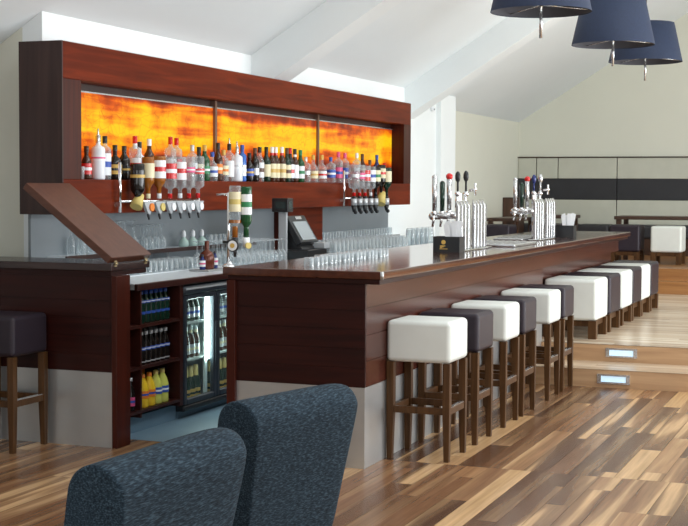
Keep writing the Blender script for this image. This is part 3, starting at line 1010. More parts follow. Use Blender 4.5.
# ------------------------------------------------------------------ bottles
def prof(kind, h, r):
    nr = min(0.0145, r * 0.42)
    if kind == 'wine':
        p = [(0, 0), (r * 0.9, 0), (r, 0.012), (r, h * 0.56), (r * 0.92, h * 0.62), (r * 0.6, h * 0.69), (nr * 1.1, h * 0.76), (nr, h)]
    elif kind == 'tall':
        p = [(0, 0), (r * 0.92, 0), (r, 0.01), (r, h * 0.68), (r * 0.9, h * 0.725), (nr * 1.3, h * 0.77), (nr, h * 0.80), (nr, h)]
    elif kind == 'squat':
        p = [(0, 0), (r * 0.92, 0), (r, 0.012), (r * 1.02, h * 0.45), (r * 0.85, h * 0.58), (nr * 1.2, h * 0.68), (nr, h * 0.72), (nr, h)]
    elif kind == 'soda':
        p = [(0, 0), (r * 0.92, 0), (r, 0.01), (r * 0.95, h * 0.3), (r, h * 0.55), (r * 0.75, h * 0.72), (nr, h * 0.88), (nr, h)]
    elif kind == 'foil':                  # sturdy neck wrapped in foil
        nr = r * 0.55
        p = [(0, 0), (r * 0.92, 0), (r, 0.008), (r, h * 0.50), (r * 0.85, h * 0.60), (nr, h * 0.70), (nr * 0.7, h)]
    else:                                 # beer
        p = [(0, 0), (r * 0.92, 0), (r, 0.008), (r, h * 0.55), (r * 0.75, h * 0.66), (nr * 1.1, h * 0.78), (nr, h)]
    return p, nr


def bottle(label, loc, h, r, kind, body, lab=None, cap=BLACK, caplen=0.18, group=None, flip=False, pourer=False, neck=None, cat='bottle', seg=12):
    """upright (or hung upside down) bottle: body > label bands, cap, pourer"""
    p, nr = prof(kind, h, r)
    o = MB().lathe(p, seg=seg, flip=flip).build('bottle', body, loc=None, local=True)
    o.location = loc
    tag(o, label, cat, group)
    if lab:
        for z0, z1, m_, acc in lab:
            m = MB()
            rr = r * 1.02
            m.mi = 0
            m.lathe([(rr, h * z0), (rr, h * z1)], seg=seg, flip=flip)
            if acc:
                m.mi = 1
                zc = (z0 + z1) / 2
                m.lathe([(rr * 1.008, h * (zc - (z1 - z0) * 0.13)), (rr * 1.008, h * (zc + (z1 - z0) * 0.13))], seg=seg, flip=flip)
            m.build('label', [m_, acc] if acc else [m_], o, local=True)
    if neck:
        MB().lathe([(nr * 1.12, h * (1 - caplen) - h * 0.12), (nr * 1.12, h * (1 - caplen))], seg=seg, flip=flip).build('neck_band', neck, o, local=True)
    if cap:
        MB().lathe([(nr * 1.15, h * (1 - caplen)), (nr * (1.18 if kind != 'foil' else 0.8), h * 0.995), (0, h)], seg=seg, flip=flip).build('cap', cap, o, local=True)
    if pourer:
        MB().lathe([(nr * 0.9, h), (nr * 0.5, h + 0.012), (nr * 0.35, h + 0.045), (0, h + 0.047)], seg=8, flip=flip).build('pourer', SATIN, o, local=True)
    return o


W_, C_ = WHITEP, CREAM
SH = 'bottles on the lit gantry shelf'
# y along the shelf, height, radius, kind, body, labels, cap, neck band, pourer, description
SHELF = [
    (0.884, 0.222, 0.036, 'squat', B_BROWN, [(.15, .48, RED, W_)], B_BROWN, None, False, 'short brown bottle with a red label'),
    (1.024, 0.298, 0.047, 'tall', B_FROST, [(.42, .56, W_, PINKP)], SATIN, None, True, 'frosted white bottle with a steel pourer'),
    (1.101, 0.297, 0.042, 'tall', G_BOTTLE, [(.1, .6, W_, BLUEP)], BLACK, None, False, 'clear bottle with a tall white label and black cap'),
    (1.254, 0.240, 0.048, 'squat', B_DARK, [(.16, .44, GOLD, B_DARK)], BLACK, None, False, 'short black bottle with a gold label'),
    (1.369, 0.237, 0.042, 'wine', B_DARK, [(.2, .42, BLACK, GOLD)], BLACK, None, False, 'short black bottle with a narrow gold stripe'),
    (1.509, 0.311, 0.042, 'tall', G_BOTTLE, [(.2, .5, W_, RED)], RED, W_, False, 'clear bottle with a red and white neck'),
    (1.593, 0.273, 0.048, 'squat', B_FROST, [(.15, .4, W_, None)], BLACK, None, False, 'white bottle with a black cap'),
    (1.724, 0.298, 0.039, 'wine', B_BROWN, [(.18, .5, C_, None)], W_, None, False, 'brown bottle with a white capsule'),
    (2.034, 0.323, 0.044, 'tall', G_BOTTLE, [(.2, .5, W_, RED)], RED, None, False, 'clear bottle with a red cap above the optics'),
    (2.151, 0.320, 0.044, 'tall', G_BOTTLE, [(.2, .5, RED, W_)], RED, None, False, 'clear bottle with a red cap and red label'),
    (2.394, 0.275, 0.040, 'tall', G_BOTTLE, [(.25, .5, W_, None)], SILVERP, None, False, 'clear bottle with a silver cap'),
    (2.495, 0.262, 0.039, 'wine', B_DARK, [(.2, .5, C_, RED)], BLACK, None, False, 'dark bottle with a cream and red label'),
    (2.614, 0.281, 0.042, 'wine', B_GREEN, [(.2, .42, GREENP, W_)], GOLD, None, False, 'green bottle with a gold cap'),
    (2.735, 0.230, 0.044, 'squat', G_BOTTLE, [(.15, .5, W_, BLUEP)], BLUEP, None, False, 'short clear bottle with a blue stripe'),
    (2.824, 0.304, 0.038, 'wine', B_BROWN, [(.2, .45, ORANGEP, C_)], BLACK, None, False, 'tall brown bottle with an orange label'),
    (2.950, 0.252, 0.040, 'tall', G_BOTTLE, [(.2, .5, C_, ORANGEP)], GOLD, None, False, 'clear bottle with a cream and orange label'),
    (3.041, 0.303, 0.040, 'tall', G_BOTTLE, [(.12, .55, W_, None)], BLACK, None, True, 'clear bottle with a plain white label and pourer'),
    (3.171, 0.282, 0.048, 'tall', B_FROST, [(.35, .55, W_, SILVERP)], SATIN, None, True, 'frosted white bottle with pourer beside a blue one'),
    (3.296, 0.302, 0.036, 'tall', B_BLUE, [(.15, .45, SILVERP, W_)], BLUEP, None, False, 'bright blue bottle'),
    (3.422, 0.239, 0.040, 'squat', B_DARK, [(.2, .45, BLUEP, GOLD)], BLACK, None, False, 'short dark bottle with a blue label'),
    (3.521, 0.283, 0.038, 'wine', B_DARK, [(.2, .4, SILVERP, None)], BROWNP, None, False, 'dark bottle with a silver label'),
    (3.641, 0.296, 0.039, 'wine', G_BOTTLE, [(.12, .55, W_, BROWNP)], BLACK, None, False, 'clear bottle with a white and brown label'),
    (3.765, 0.299, 0.039, 'wine', B_DKGREEN, [(.15, .5, C_, None)], BLACK, None, False, 'dark green bottle with a cream label'),
    (3.869, 0.302, 0.039, 'wine', B_BROWN, [(.12, .52, C_, GOLD)], W_, RED, False, 'whisky bottle with white cap and red neck'),
    (3.976, 0.305, 0.039, 'wine', B_BROWN, [(.12, .52, C_, GOLD)], W_, RED, False, 'whisky bottle with white cap and red neck'),
    (4.094, 0.308, 0.039, 'wine', B_BROWN, [(.12, .52, C_, GOLD)], W_, RED, False, 'whisky bottle with white cap and red neck'),
    (4.193, 0.302, 0.039, 'wine', B_DKGREEN, [(.12, .5, C_, BROWNP)], BROWNP, None, False, 'dark green bottle with a brown cap'),
    (4.293, 0.305, 0.039, 'wine', B_DARK, [(.12, .52, W_, RED)], RED, None, False, 'dark bottle with a white label and red cap'),
    (4.383, 0.299, 0.038, 'wine', B_BROWN, [(.12, .52, W_, None)], BLACK, W_, False, 'brown bottle with a plain white label and black cap'),
    (4.498, 0.292, 0.039, 'wine', B_GREEN, [(.12, .5, W_, GREENP)], GREENP, None, False, 'green bottle with a white label'),
    (4.650, 0.233, 0.047, 'tall', G_BOTTLE, [(.3, .45, SILVERP, None)], SILVERP, None, False, 'short wide clear bottle with a silver label'),
    (4.817, 0.255, 0.047, 'squat', G_BOTTLE, [(.15, .42, C_, GOLD)], GOLD, None, False, 'clear rounded bottle with a gold cap and cream label'),
    (5.015, 0.260, 0.047, 'squat', G_BOTTLE, [(.15, .42, W_, RED)], GOLD, None, False, 'clear rounded bottle with a gold cap and red stripe'),
    (5.269, 0.246, 0.049, 'tall', G_BOTTLE, [(.2, .5, BLUEP, W_)], BLUEP, None, False, 'clear bottle with a blue cap right of the divider'),
    (5.451, 0.299, 0.044, 'tall', G_BOTTLE, [(.15, .5, PINKP, BLUEP)], PINKP, None, False, 'clear bottle with a pink cap and pink label'),
    (5.612, 0.293, 0.044, 'tall', G_BOTTLE, [(.15, .5, BLUEP, W_)], PINKP, None, False, 'clear bottle with a pink cap and blue label'),
    (5.973, 0.302, 0.044, 'tall', G_BOTTLE, [(.2, .5, W_, PINKP)], W_, None, False, 'clear bottle with a white cap behind the optics'),
    (6.116, 0.296, 0.039, 'wine', B_BROWN, [(.2, .5, C_, None)], BROWNP, None, False, 'brown bottle behind the second set of optics'),
    (6.321, 0.239, 0.044, 'squat', B_AMBER, [(.2, .45, C_, RED)], BROWNP, None, False, 'short amber bottle behind the second set of optics'),
    (6.563, 0.296, 0.039, 'wine', B_NAVY, [(.15, .5, C_, GOLD)], BLUEP, None, False, 'navy long-necked bottle with a cream label'),
    (6.781, 0.216, 0.044, 'squat', G_BOTTLE, [(.2, .5, C_, RED)], RED, None, False, 'short clear bottle at the right end of the shelf'),
]
for i, (y, h, r, k, body, lab, cap, nk, pr_, d) in enumerate(SHELF):
    bottle('%s, %s on gantry shelf from left' % (d, ORD[i]), (-2.310 + 0.006 * ((i * 7) % 3 - 1), y, NZ0), h, r, k, body, lab, cap, 0.17, SH, False, pr_, nk)
# a small tumbler stands at the very left of the shelf
gl = MB().lathe([(0, 0.004), (.020, 0.004), (.024, 0), (.028, .085), (.026, .085), (.019, .01), (0, .01)], seg=12).build('liqueur_glass', G_CLEAR, local=True)
gl.location = (-2.30, 0.785, NZ0)
tag(gl, 'small stemless liqueur glass at the left end of the gantry shelf', 'glass')


# ------------------------------------------------------------------ optics under the gantry
def optic_set(y0, y1, poles, spots, bottles, which, badge_mats, style):
    rail = thing('optic_rail', 'chrome rail holding the %s set of bottle optics' % which, 'rail', (-2.174, y0, 1.39))
    MB().tube((-2.206, y0, 1.455), (-2.206, y1, 1.455), 0.008, seg=8).build('cross_bar', CHROME, rail)
    MB().tube((-2.206, y0, 1.38), (-2.206, y0, 1.72), 0.011, seg=10).build('pole', CHROME, rail)
    MB().tube((-2.206, y1, 1.40), (-2.206, y1, 1.47), 0.009, seg=8).build('pole', CHROME, rail)
    for yy in (y0, y1):
        MB().box(-2.241, -2.200, yy - 0.012, yy + 0.012, 1.42, 1.45).build('bracket', SATIN, rail)
    for i, y in enumerate(spots):
        o = thing('optic', '%s optic measure from left on the %s optic rail' % (ORD[i], which), 'optic', (-2.157, y, 1.37), 'bottle optics')
        if style == 'shield':
            MB().prism([(y - 0.076, 1.452), (y + 0.076, 1.452), (y + 0.035, 1.39), (y, 1.355), (y - 0.035, 1.39)], 'x', -2.179, -2.157).build('shield', GREYP, o)
            MB().tube((-2.157, y + 0.022, 1.412), (-2.144, y + 0.022, 1.412), 0.028, seg=16).build('badge', badge_mats[i % len(badge_mats)], o)
            MB().tube((-2.169, y, 1.37), (-2.157, y - 0.01, 1.325), 0.012, 0.006, seg=8).build('spout', BLACK, o)
        else:
            MB().tube((-2.169, y, 1.385), (-2.169, y, 1.45), 0.030, seg=12).build('chamber', badge_mats[i % len(badge_mats)], o)
            MB().tube((-2.169, y, 1.45), (-2.169, y, 1.475), 0.026, 0.018, seg=12).build('collar', BLACK, o)
            MB().tube((-2.169, y, 1.32), (-2.169, y, 1.385), 0.014, 0.030, seg=10).ball((-2.153, y, 1.318), 0.02).build('spout', BLACK, o)
    for y, h, r, k, body, lab, cap, d in bottles:
        bottle('%s hung upside down, %s optics' % (d, which), (-2.169, y, 1.472 + h * 1.06), h * 1.06, r * 1.12, k, body, lab, cap, 0.12, 'bottles hung on the optics', True)


LABG = [(.2, .55, GOLD, C_)]
optic_set(1.132, 2.30, None, [1.455, 1.614, 1.776, 1.929, 2.070, 2.215],
          [(1.455, .275, .040, 'wine', B_AMBER, [(.15, .5, C_, None)], C_, 'amber bottle with a cream label'),
           (1.614, .285, .043, 'wine', B_AMBER, [(.1, .52, W_, RED)], W_, 'amber bottle with a white and red label'),
           (1.776, .280, .044, 'tall', G_BOTTLE, [(.15, .52, RED, W_)], RED, 'clear bottle with a red label'),
           (1.929, .285, .042, 'tall', G_BOTTLE, [(.12, .55, W_, RED)], W_, 'clear bottle with a tall white label'),
           (2.070, .290, .042, 'tall', G_BOTTLE, [(.25, .38, PINKP, W_)], RED, 'clear bottle with a narrow pink label'),
           (2.215, .295, .044, 'tall', G_BOTTLE, [(.3, .42, RED, W_)], RED, 'clear bottle with a narrow red label and red neck')],
          'left', [ORANGEP, YELLOWP, WHITEP, WHITEP, WHITEP, WHITEP], 'shield')
bottle('black bottle with a gold oval label hung upside down left of the optics', (-2.169, 1.309, 1.715), .305, .050, 'wine', B_DARK, [(.15, .42, B_DARK, GOLD)], C_, 0.2, None, True)
m = MB()
m.tube((-2.169, 1.285, 1.415), (-2.169, 1.345, 1.50), 0.045, 0.028, seg=12)
tg = m.build('bottle_sleeve', YELLOWP, loc=(-2.169, 1.312, 1.41))
tag(tg, 'pale gold sleeve around the neck of the upturned black bottle', 'sleeve')
optic_set(5.34, 6.54, None, [5.516, 5.668, 5.823, 5.981, 6.127, 6.460],
          [(5.516, .29, .052, 'tall', G_BOTTLE, [(.3, .4, SILVERP, None)], RED, 'large clear bottle with a silver label'),
           (5.668, .29, .050, 'tall', G_BOTTLE, [(.25, .45, PINKP, W_)], RED, 'large clear bottle with a pink label'),
           (5.823, .285, .048, 'tall', G_BOTTLE, [(.15, .5, RED, W_)], RED, 'large clear bottle with a red label'),
           (5.981, .28, .046, 'tall', G_BOTTLE, [(.12, .52, W_, BLUEP)], W_, 'large clear bottle with a white and blue label'),
           (6.128, .28, .046, 'wine', B_DARK, [(.12, .5, C_, GREENP)], BLACK, 'dark bottle with a cream and green label'),
           (6.460, .275, .046, 'wine', B_DKGREEN, [(.12, .5, C_, None)], BLACK, 'dark green bottle with a plain cream label')],
          'right', [SILVERP], 'chamber')
m = MB().tube((-2.169, 6.265, 1.39), (-2.169, 6.33, 1.51), 0.055, 0.035, seg=12)
tag(m.build('bottle_sleeve', YELLOWP, loc=(-2.169, 6.30, 1.39)), 'pale gold sleeve hanging between the right-hand optics', 'sleeve')
bottle('black bottle hung upside down above the pale gold sleeve', (-2.169, 6.30, 1.79), .30, .045, 'wine', B_DARK, [(.12, .45, C_, RED)], None, 0.12, None, True)

# ------------------------------------------------------------------ bottles on the open shelves
def row(x, ys, z, h, r, k, body, lab, cap, label, group, neck=None, caplen=0.12, cat='bottle'):
    first = None
    for i, y in enumerate(ys):
        lb = label % ORD[i] if '%s' in label else label
        if first is None:
            first = bottle(lb, (x, y, z), h, r, k, body, lab, cap, caplen, group, neck=neck, cat=cat)
        else:
            copy_tree(first, (x, y, z), label=lb)
    return first


ys6 = [0.60 + 0.064 * k for k in range(6)]
row(-1.745, ys6, 0.688, .208, .029, 'beer', B_DKGREEN, [(.62, .70, BLUEP, W_), (.28, .36, BLUEP, None)], BLUEP, 'dark beer bottle with blue cap, %s from left on the top open shelf', 'beer bottles on the top open shelf')
row(-1.83, [y + 0.02 for y in ys6], 0.688, .208, .029, 'beer', B_DARK, [(.28, .36, BLUEP, None)], BLUEP, 'dark beer bottle, %s from left in the rear row of the top open shelf', 'rear beer bottles on the top open shelf')
row(-1.745, ys6, 0.425, .212, .029, 'beer', B_DARK, [(.42, .52, BLUEP, W_), (.06, .10, SILVERP, None)], SILVERP, 'dark bottle with blue label, %s from left on the middle open shelf', 'bottles on the middle open shelf')
row(-1.83, [y + 0.02 for y in ys6], 0.425, .212, .029, 'beer', B_DARK, [(.45, .58, BLUEP, None)], SILVERP, 'dark bottle, %s from left in the rear row of the middle open shelf', 'rear bottles on the middle open shelf')
row(-1.745, [0.615, 0.703], 0.148, .215, .042, 'soda', B_YELLOW, [(.28, .5, ORANGEP, BLUEP)], ORANGEP, 'orange soft drink bottle, %s from left on the bottom open shelf', 'orange drinks on the bottom open shelf')
row(-1.745, [0.791, 0.879], 0.148, .218, .042, 'soda', B_LIME, [(.3, .5, BLUEP, W_)], YELLOWP, 'lime soft drink bottle, %s beside the orange ones', 'lime drinks on the bottom open shelf')
row(-1.80, [0.946, 0.988], 0.148, .21, .028, 'beer', B_DARK, [(.15, .4, GREENP, W_)], SILVERP, 'dark bottle with green label, %s from left, right of the soft drinks', 'green label bottles on the bottom open shelf')
row(-1.85, [0.62, 0.71, 0.80], 0.148, .222, .036, 'soda', B_YELLOW, [(.28, .5, ORANGEP, BLUEP)], ORANGEP, 'orange drink bottle, %s from left in the rear row', 'rear orange drinks on the bottom open shelf')
bottle('dark bottle with pink and blue label beside the hatch post, bottom shelf', (-1.74, 0.455, 0.148), .21, .029, 'beer', B_DARK, [(.15, .42, PINKP, BLUEP)], SILVERP, 0.1)
bottle('dark bottle alone in the narrow compartment, middle shelf', (-1.76, 0.43, 0.425), .21, .029, 'beer', B_DARK, [(.15, .42, BROWNP, None)], BLACK, 0.1)
bottle('dark bottle alone in the narrow compartment, top shelf', (-1.76, 0.43, 0.688), .2, .029, 'beer', B_DARK, [(.15, .42, BROWNP, None)], BLACK, 0.1)

# bottles in the cooler
yc = [1.215 + 0.075 * k for k in range(4)]
yr = [1.66 + 0.075 * k for k in range(5)]
for part_, ys_ in (('left', yc), ('right', yr)):
    row(-1.79, ys_, 0.638, .185, .028, 'beer', G_BOTTLE if part_ == 'right' else B_DKGREEN, [(.12, .5, SILVERP, BLUEP)], SILVERP, 'bottle with silver label, %%s from left, top shelf behind the %s cooler door' % part_, 'bottles on the top cooler shelf')
    row(-1.79, ys_, 0.385, .215, .029, 'beer', B_BROWN, [(.12, .42, SILVERP, C_)], SILVERP, 'brown bottle with silver label, %%s from left, middle shelf behind the %s cooler door' % part_, 'bottles on the middle cooler shelf', neck=C_)
    row(-1.79, ys_, 0.086, .240, .034, 'foil', B_DKGREEN, [(.08, .34, GOLD, B_DKGREEN)], YELLOWP, 'green bottle with gold neck, %%s from left, bottom shelf behind the %s cooler door' % part_, 'gold necked bottles on the cooler floor', caplen=0.42)
row(-1.90, [1.24 + 0.085 * k for k in range(5)], 0.638, .185, .028, 'beer', B_GREEN, [(.12, .5, SILVERP, None)], SILVERP, 'green bottle, %s from left, rear row of the top cooler shelf', 'rear bottles on the top cooler shelf')
row(-1.90, [1.24 + 0.085 * k for k in range(5)], 0.385, .215, .029, 'beer', B_GREEN, [(.12, .42, C_, None)], SILVERP, 'green bottle, %s from left, rear row of the middle cooler shelf', 'rear bottles on the middle cooler shelf')

# ------------------------------------------------------------------ glasses
def glass_mesh(kind):
    m = MB()
    if kind == 'tumbler':                 # upturned tumbler
        m.lathe([(.033, 0), (.029, .078), (.026, .082), (0, .082)], seg=12)
        m.lathe([(.0305, 0), (.0265, .070), (0, .072)], seg=12)
    elif kind == 'small':
        m.lathe([(.031, 0), (.029, .046), (.026, .049), (0, .049)], seg=12)
        m.lathe([(.0285, 0), (.0265, .039), (0, .040)], seg=12)
    elif kind == 'pint':                  # upturned tall glass
        m.lathe([(.041, 0), (.034, .125), (.030, .130), (0, .130)], seg=12)
        m.lathe([(.039, 0), (.031, .112), (0, .114)], seg=12)
    elif kind == 'wine':                  # upturned wine glass
        m.lathe([(.028, 0), (.036, .035), (.034, .070), (.015, .093), (.0045, .103), (.004, .170), (.010, .178), (.034, .183), (.034, .186), (0, .187)], seg=12)
    else:                                 # upturned flute
        m.lathe([(.026, 0), (.030, .05), (.026, .10), (.008, .125), (.004, .135), (.004, .205), (.012, .212), (.034, .216), (.034, .219), (0, .22)], seg=12)
    o = m.build(kind, G_CLEAR, local=True)
    return o


def glasses(name, kind, pos, label, group, cat='glass'):
    first = None
    for p in pos:
        if first is None:
            first = glass_mesh(kind)
            first.name = name
            first.location = p
            tag(first, label, cat, group)
        else:
            c_ = first.copy()
            c_.location = p
            COL.objects.link(c_)
    return first


# tumblers lined up on the bar top, the bar's inner side
glasses('tumbler', 'small', [(-0.475 - 0.068 * r_ + 0.003 * ((k * 5 + r_) % 3), 0.33 + 0.073 * k + 0.03 * (r_ % 2), TOP) for r_ in range(2) for k in range(19) if k >= (0, 4)[r_]],
        'upturned tumbler in the rows on the near bar top', 'tumblers on the bar top')
# upturned wine glasses on a white mat beside the till
mat_ = MB().box(-2.30, -1.85, 2.30, 3.24, BZ, BZ + 0.008).build('drip_mat', WHITEP, loc=(-2.05, 2.8, BZ))
tag(mat_, 'white drip mat under the upturned wine glasses beside the till', 'mat')
glasses('wine_glass', 'wine', [(-1.905 - 0.085 * r_, 2.35 + 0.085 * k + 0.035 * (r_ % 2), BZ + 0.008) for r_ in range(5) for k in range(10 if r_ % 2 else 11)],
        'upturned wine glass on the white mat beside the till', 'wine glasses on the white mat')
# low tumblers along the back counter, left of the wine glasses
mat2 = MB().box(-2.385, -2.10, 0.80, 2.24, BZ, BZ + 0.006).build('drip_mat', WORKTOP, loc=(-2.25, 1.5, BZ))
tag(mat2, 'long grey drip mat under the low tumblers on the back counter', 'mat')
glasses('tumbler', 'tumbler', [(-2.145 - 0.075 * r_, 0.86 + 0.078 * k + 0.03 * (r_ % 2), BZ + 0.006) for r_ in range(3) for k in range(17)],
        'upturned tumbler on the long grey mat of the back counter', 'tumblers on the left back counter')
# glasses up on the ledge
glasses('wine_glass', 'wine', [(-2.50 + 0.05 * (k % 2), 1.84 + 0.046 * k, LZ) for k in range(9)],
        'upturned wine glass on the ledge below the left optics', 'wine glasses on the ledge below the left optics')
glasses('flute', 'flute', [(-2.50 + 0.05 * (k % 2), 1.48 + 0.05 * k, LZ) for k in range(6)],
        'upturned stemmed flute on the ledge behind the raised flap', 'flutes on the ledge behind the flap')
glasses('flute', 'flute', [(-2.50 + 0.05 * (k % 2), 0.98 + 0.06 * k, LZ) for k in range(6)],
        'upturned stemmed flute on the ledge seen beneath the raised flap', 'flutes on the ledge beneath the flap')
# three pale torch-shaped decanters
for i, y in enumerate((2.54, 2.695, 2.85)):
    d = thing('pouring_bottle', 'pale green pouring bottle with white top, %s from left on the ledge' % ORD[i], 'bottle', (-2.46, y, LZ), 'pale pouring bottles on the ledge')
    MB().lathe([(0, 0), (.036, 0), (.042, .02), (.036, .045), (.016, .065), (.012, .075)], -2.46, y, LZ, 12).build('body', B_PALE, d)
    MB().lathe([(.013, .073), (.018, .085), (.015, .115), (.006, .128), (0, .129)], -2.46, y, LZ, 12).build('top', WHITEP, d)
glasses('tumbler', 'tumbler', [(-2.47, 3.0 + 0.082 * k, LZ) for k in range(8)],
        'upturned tumbler on the ledge behind the upturned wine glasses', 'tumblers on the ledge behind the wine glasses')
# right of the till: small tumblers on the ledge, rows on the counter, five tall ones at the end
glasses('tumbler', 'tumbler', [(-2.47, 5.36 + 0.079 * k, RZ) for k in range(27)],
        'upturned tumbler on the ledge right of the till', 'tumblers on the ledge right of the till')
mat3 = MB().box(-2.36, -1.76, 4.02, 6.25, BZ, BZ + 0.006).build('drip_mat', WORKTOP, loc=(-1.9, 4.9, BZ))
tag(mat3, 'long grey drip mat under the tall glasses right of the till', 'mat')
glasses('tall_glass', 'pint', [(-1.83 - 0.095 * r_, 4.12 + 0.096 * k + 0.03 * (r_ % 2), BZ + 0.006) for r_ in range(4) for k in range(21) if k >= r_],
        'upturned tall glass in the rows right of the till', 'tall glasses right of the till')
for i in range(5):
    m = MB()
    m.lathe([(.048, 0), (.050, .10), (.044, .19), (.038, .20), (0, .20)], seg=14)
    m.lathe([(.046, 0), (.047, .10), (.040, .18), (0, .182)], seg=14)
    o = m.build('beer_glass', G_CLEAR, local=True)
    o.location = (-1.86, 6.33 + 0.155 * i, BZ)
    tag(o, 'large upturned beer glass, %s from left in front of the white column' % ORD[i], 'glass', 'large beer glasses at the end of the back counter')

# copper bottle and two small dark bottles on a little tray
tr = MB().box(-2.03, -1.87, 1.80, 2.08, BZ, BZ + 0.012).build('tray', STEEL, loc=(-1.95, 1.94, BZ), bevel=0.004, seg=1)
tag(tr, 'small steel tray on the back counter under the copper bottle', 'tray')
bottle('square-shouldered copper brown bottle standing on the small steel tray', (-1.95, 1.93, BZ + 0.012), .205, .055, 'squat', COPPERP, None, COPPERP, 0.25)
bottle('small purple bottle with white label, left on the steel tray', (-1.94, 1.84, BZ + 0.012), .11, .022, 'beer', B_NAVY, [(.2, .6, W_, PINKP)], BLACK, 0.15)
bottle('small dark bottle with white label, right on the steel tray', (-1.935, 2.03, BZ + 0.012), .13, .022, 'beer', B_NAVY, [(.2, .6, W_, PINKP)], BLACK, 0.15)

# ------------------------------------------------------------------ rotary bottle stand at the inner corner of the bar
PX, PYY = -0.838, 0.005
rs = thing('optic_stand', 'chrome pole stand for two upturned bottles at the bar corner', 'stand', (PX, PYY, TOP))
MB().lathe([(0, 0), (.035, 0), (.035, .008), (.012, .02), (0, .02)], PX, PYY, TOP, 16).build('base', CHROME, rs)
MB().tube((PX, PYY, TOP + 0.01), (PX, PYY, 1.525), 0.0085, seg=10).ball((PX + 0.005, PYY, TOP + 0.02), 0.016).build('pole', CHROME, rs)
MB().tube((PX - 0.075, PYY, 1.515), (PX + 0.03, PYY, 1.515), 0.006, seg=8).build('top_arm', CHROME, rs)
MB().box(PX - 0.03, PX + 0.03, PYY - 0.015, PYY + 0.015, 1.235, 1.25).build('bottle_clamp', BLACK, rs)
for i, (bx, by) in enumerate(((PX + 0.046, PYY - 0.01), (PX + 0.095, PYY + 0.035))):
    v = MB().tube((bx, by, 1.215), (bx, by, 1.27), 0.020, seg=12).build('valve', BLACK if i == 0 else WHITEP, rs)
    if i == 0:
        MB().tube((bx, by - 0.02, 1.225), (bx, by - 0.032, 1.225), 0.036, seg=20).build('badge_rim', BLACK, v)
        MB().tube((bx, by - 0.032, 1.225), (bx, by - 0.035, 1.225), 0.029, seg=20).build('badge', WHITEP, v)
        MB().tube((bx, by - 0.035, 1.225), (bx, by - 0.037, 1.225), 0.014, seg=16).build('emblem', GOLD, v)
        MB().tube((bx, by, 1.16), (bx, by, 1.215), 0.008, 0.016, seg=8).build('spout', BLACK, v)
    else:
        MB().tube((bx + 0.02, by - 0.022, 1.225), (bx + 0.03, by - 0.030, 1.225), 0.018, seg=12).build('badge', YELLOWP, v)
bottle('clear bottle of amber spirit with yellow label, upturned on the bar corner stand', (PX + 0.046, PYY - 0.01, 1.565), .295, .034, 'tall', G_BOTTLE, [(.12, .5, CREAM, YELLOWP), (.66, .72, B_AMBER, None)], B_AMBER, 0.22, None, True)
bottle('green bottle with white label, upturned on the bar corner stand', (PX + 0.095, PYY + 0.035, 1.56), .29, .032, 'tall', B_GREEN, [(.15, .55, W_, GREENP)], B_GREEN, 0.2, None, True)

# ------------------------------------------------------------------ till
tl = thing('cash_till', 'black touchscreen cash till with customer display pole', 'till', (-1.88, 3.48, BZ))
MB().box(-1.99, -1.72, 3.30, 3.70, BZ, BZ + 0.10).build('cash_drawer', BLACK, tl, bevel=0.006, seg=1)
MB().hexa([(-1.99, 3.36, BZ + 0.10), (-1.80, 3.36, BZ + 0.10), (-1.80, 3.64, BZ + 0.10), (-1.99, 3.64, BZ + 0.10)],
          [(-1.99, 3.38, BZ + 0.30), (-1.93, 3.38, BZ + 0.26), (-1.93, 3.62, BZ + 0.26), (-1.99, 3.62, BZ + 0.30)]).build('stand', BLACK, tl)
# tilted screen facing the aisle
sc0, sc1 = Vector((-1.79, 0, 1.105)), Vector((-1.925, 0, 1.325))
dv = (sc1 - sc0)
nv = Vector((dv.z, 0, -dv.x)).normalized()


def tilt(a, b_, ya, yb, t0, t1):
    """box on the tilted screen plane: a..b along its height, t0..t1 along its normal"""
    q = [sc0 + dv * a + nv * t0, sc0 + dv * b_ + nv * t0, sc0 + dv * b_ + nv * t1, sc0 + dv * a + nv * t1]
    return MB().hexa([(p.x, ya, p.z) for p in q], [(p.x, yb, p.z) for p in q])


hd = tilt(0, 1, 3.33, 3.69, -0.055, 0.0).build('screen_housing', BLACK, tl, bevel=0.006, seg=1)
tilt(0.08, 0.76, 3.37, 3.65, 0.0, 0.004).build('screen', SCREEN, hd)
tilt(0.84, 0.94, 3.46, 3.58, 0.0, 0.006).build('badge', SATIN, hd)
MB().box(-1.80, -1.70, 3.60, 3.72, BZ + 0.10, BZ + 0.15).build('card_reader', GREYP, tl, bevel=0.008)
MB().box(-1.975, -1.905, 3.27, 3.30, BZ, 1.36).build('display_pole', GREYP, tl, bevel=0.004, seg=1)
MB().box(-2.02, -1.875, 3.235, 3.345, 1.355, 1.468).build('display_head', BLACK, tl, bevel=0.005, seg=1)
MB().box(-1.985, -1.90, 3.2305, 3.235, 1.385, 1.44).build('display_window', plain('display_glass', (0.03, 0.05, 0.05), 0.1), tl)
MB().box(-1.875, -1.8745, 3.26, 3.32, 1.385, 1.44).build('display_window', bpy.data.materials['display_glass'], tl)


# ------------------------------------------------------------------ beer fonts on the bar
def tap(parent, x, y, zb, zt, hmat, ball=None, kind='long'):
    s_ = MB().tube((x, y, zb + 0.02), (x - 0.012, y - 0.005, zb - 0.075), 0.013, 0.008, seg=10).ball((x, y, zb + 0.025), 0.022).build('tap', CHROME, parent)
    h_ = MB()
    if kind == 'long':
        h_.tube((x, y, zb + 0.04), (x, y, zt), 0.016, 0.020, seg=10)
        h_.ball((x, y, zt), 0.020)
    else:
        h_.tube((x, y, zb + 0.04), (x, y, zt - 0.07), 0.008, 0.008, seg=8)
        h_.ball((x, y, zt - 0.04), 0.021, 1, 1, 2.0)
    h_.build('handle', hmat, s_)
    if ball:
        MB().ball((x, y, zt + 0.010), 0.026).build('knob', ball, s_)
    return s_


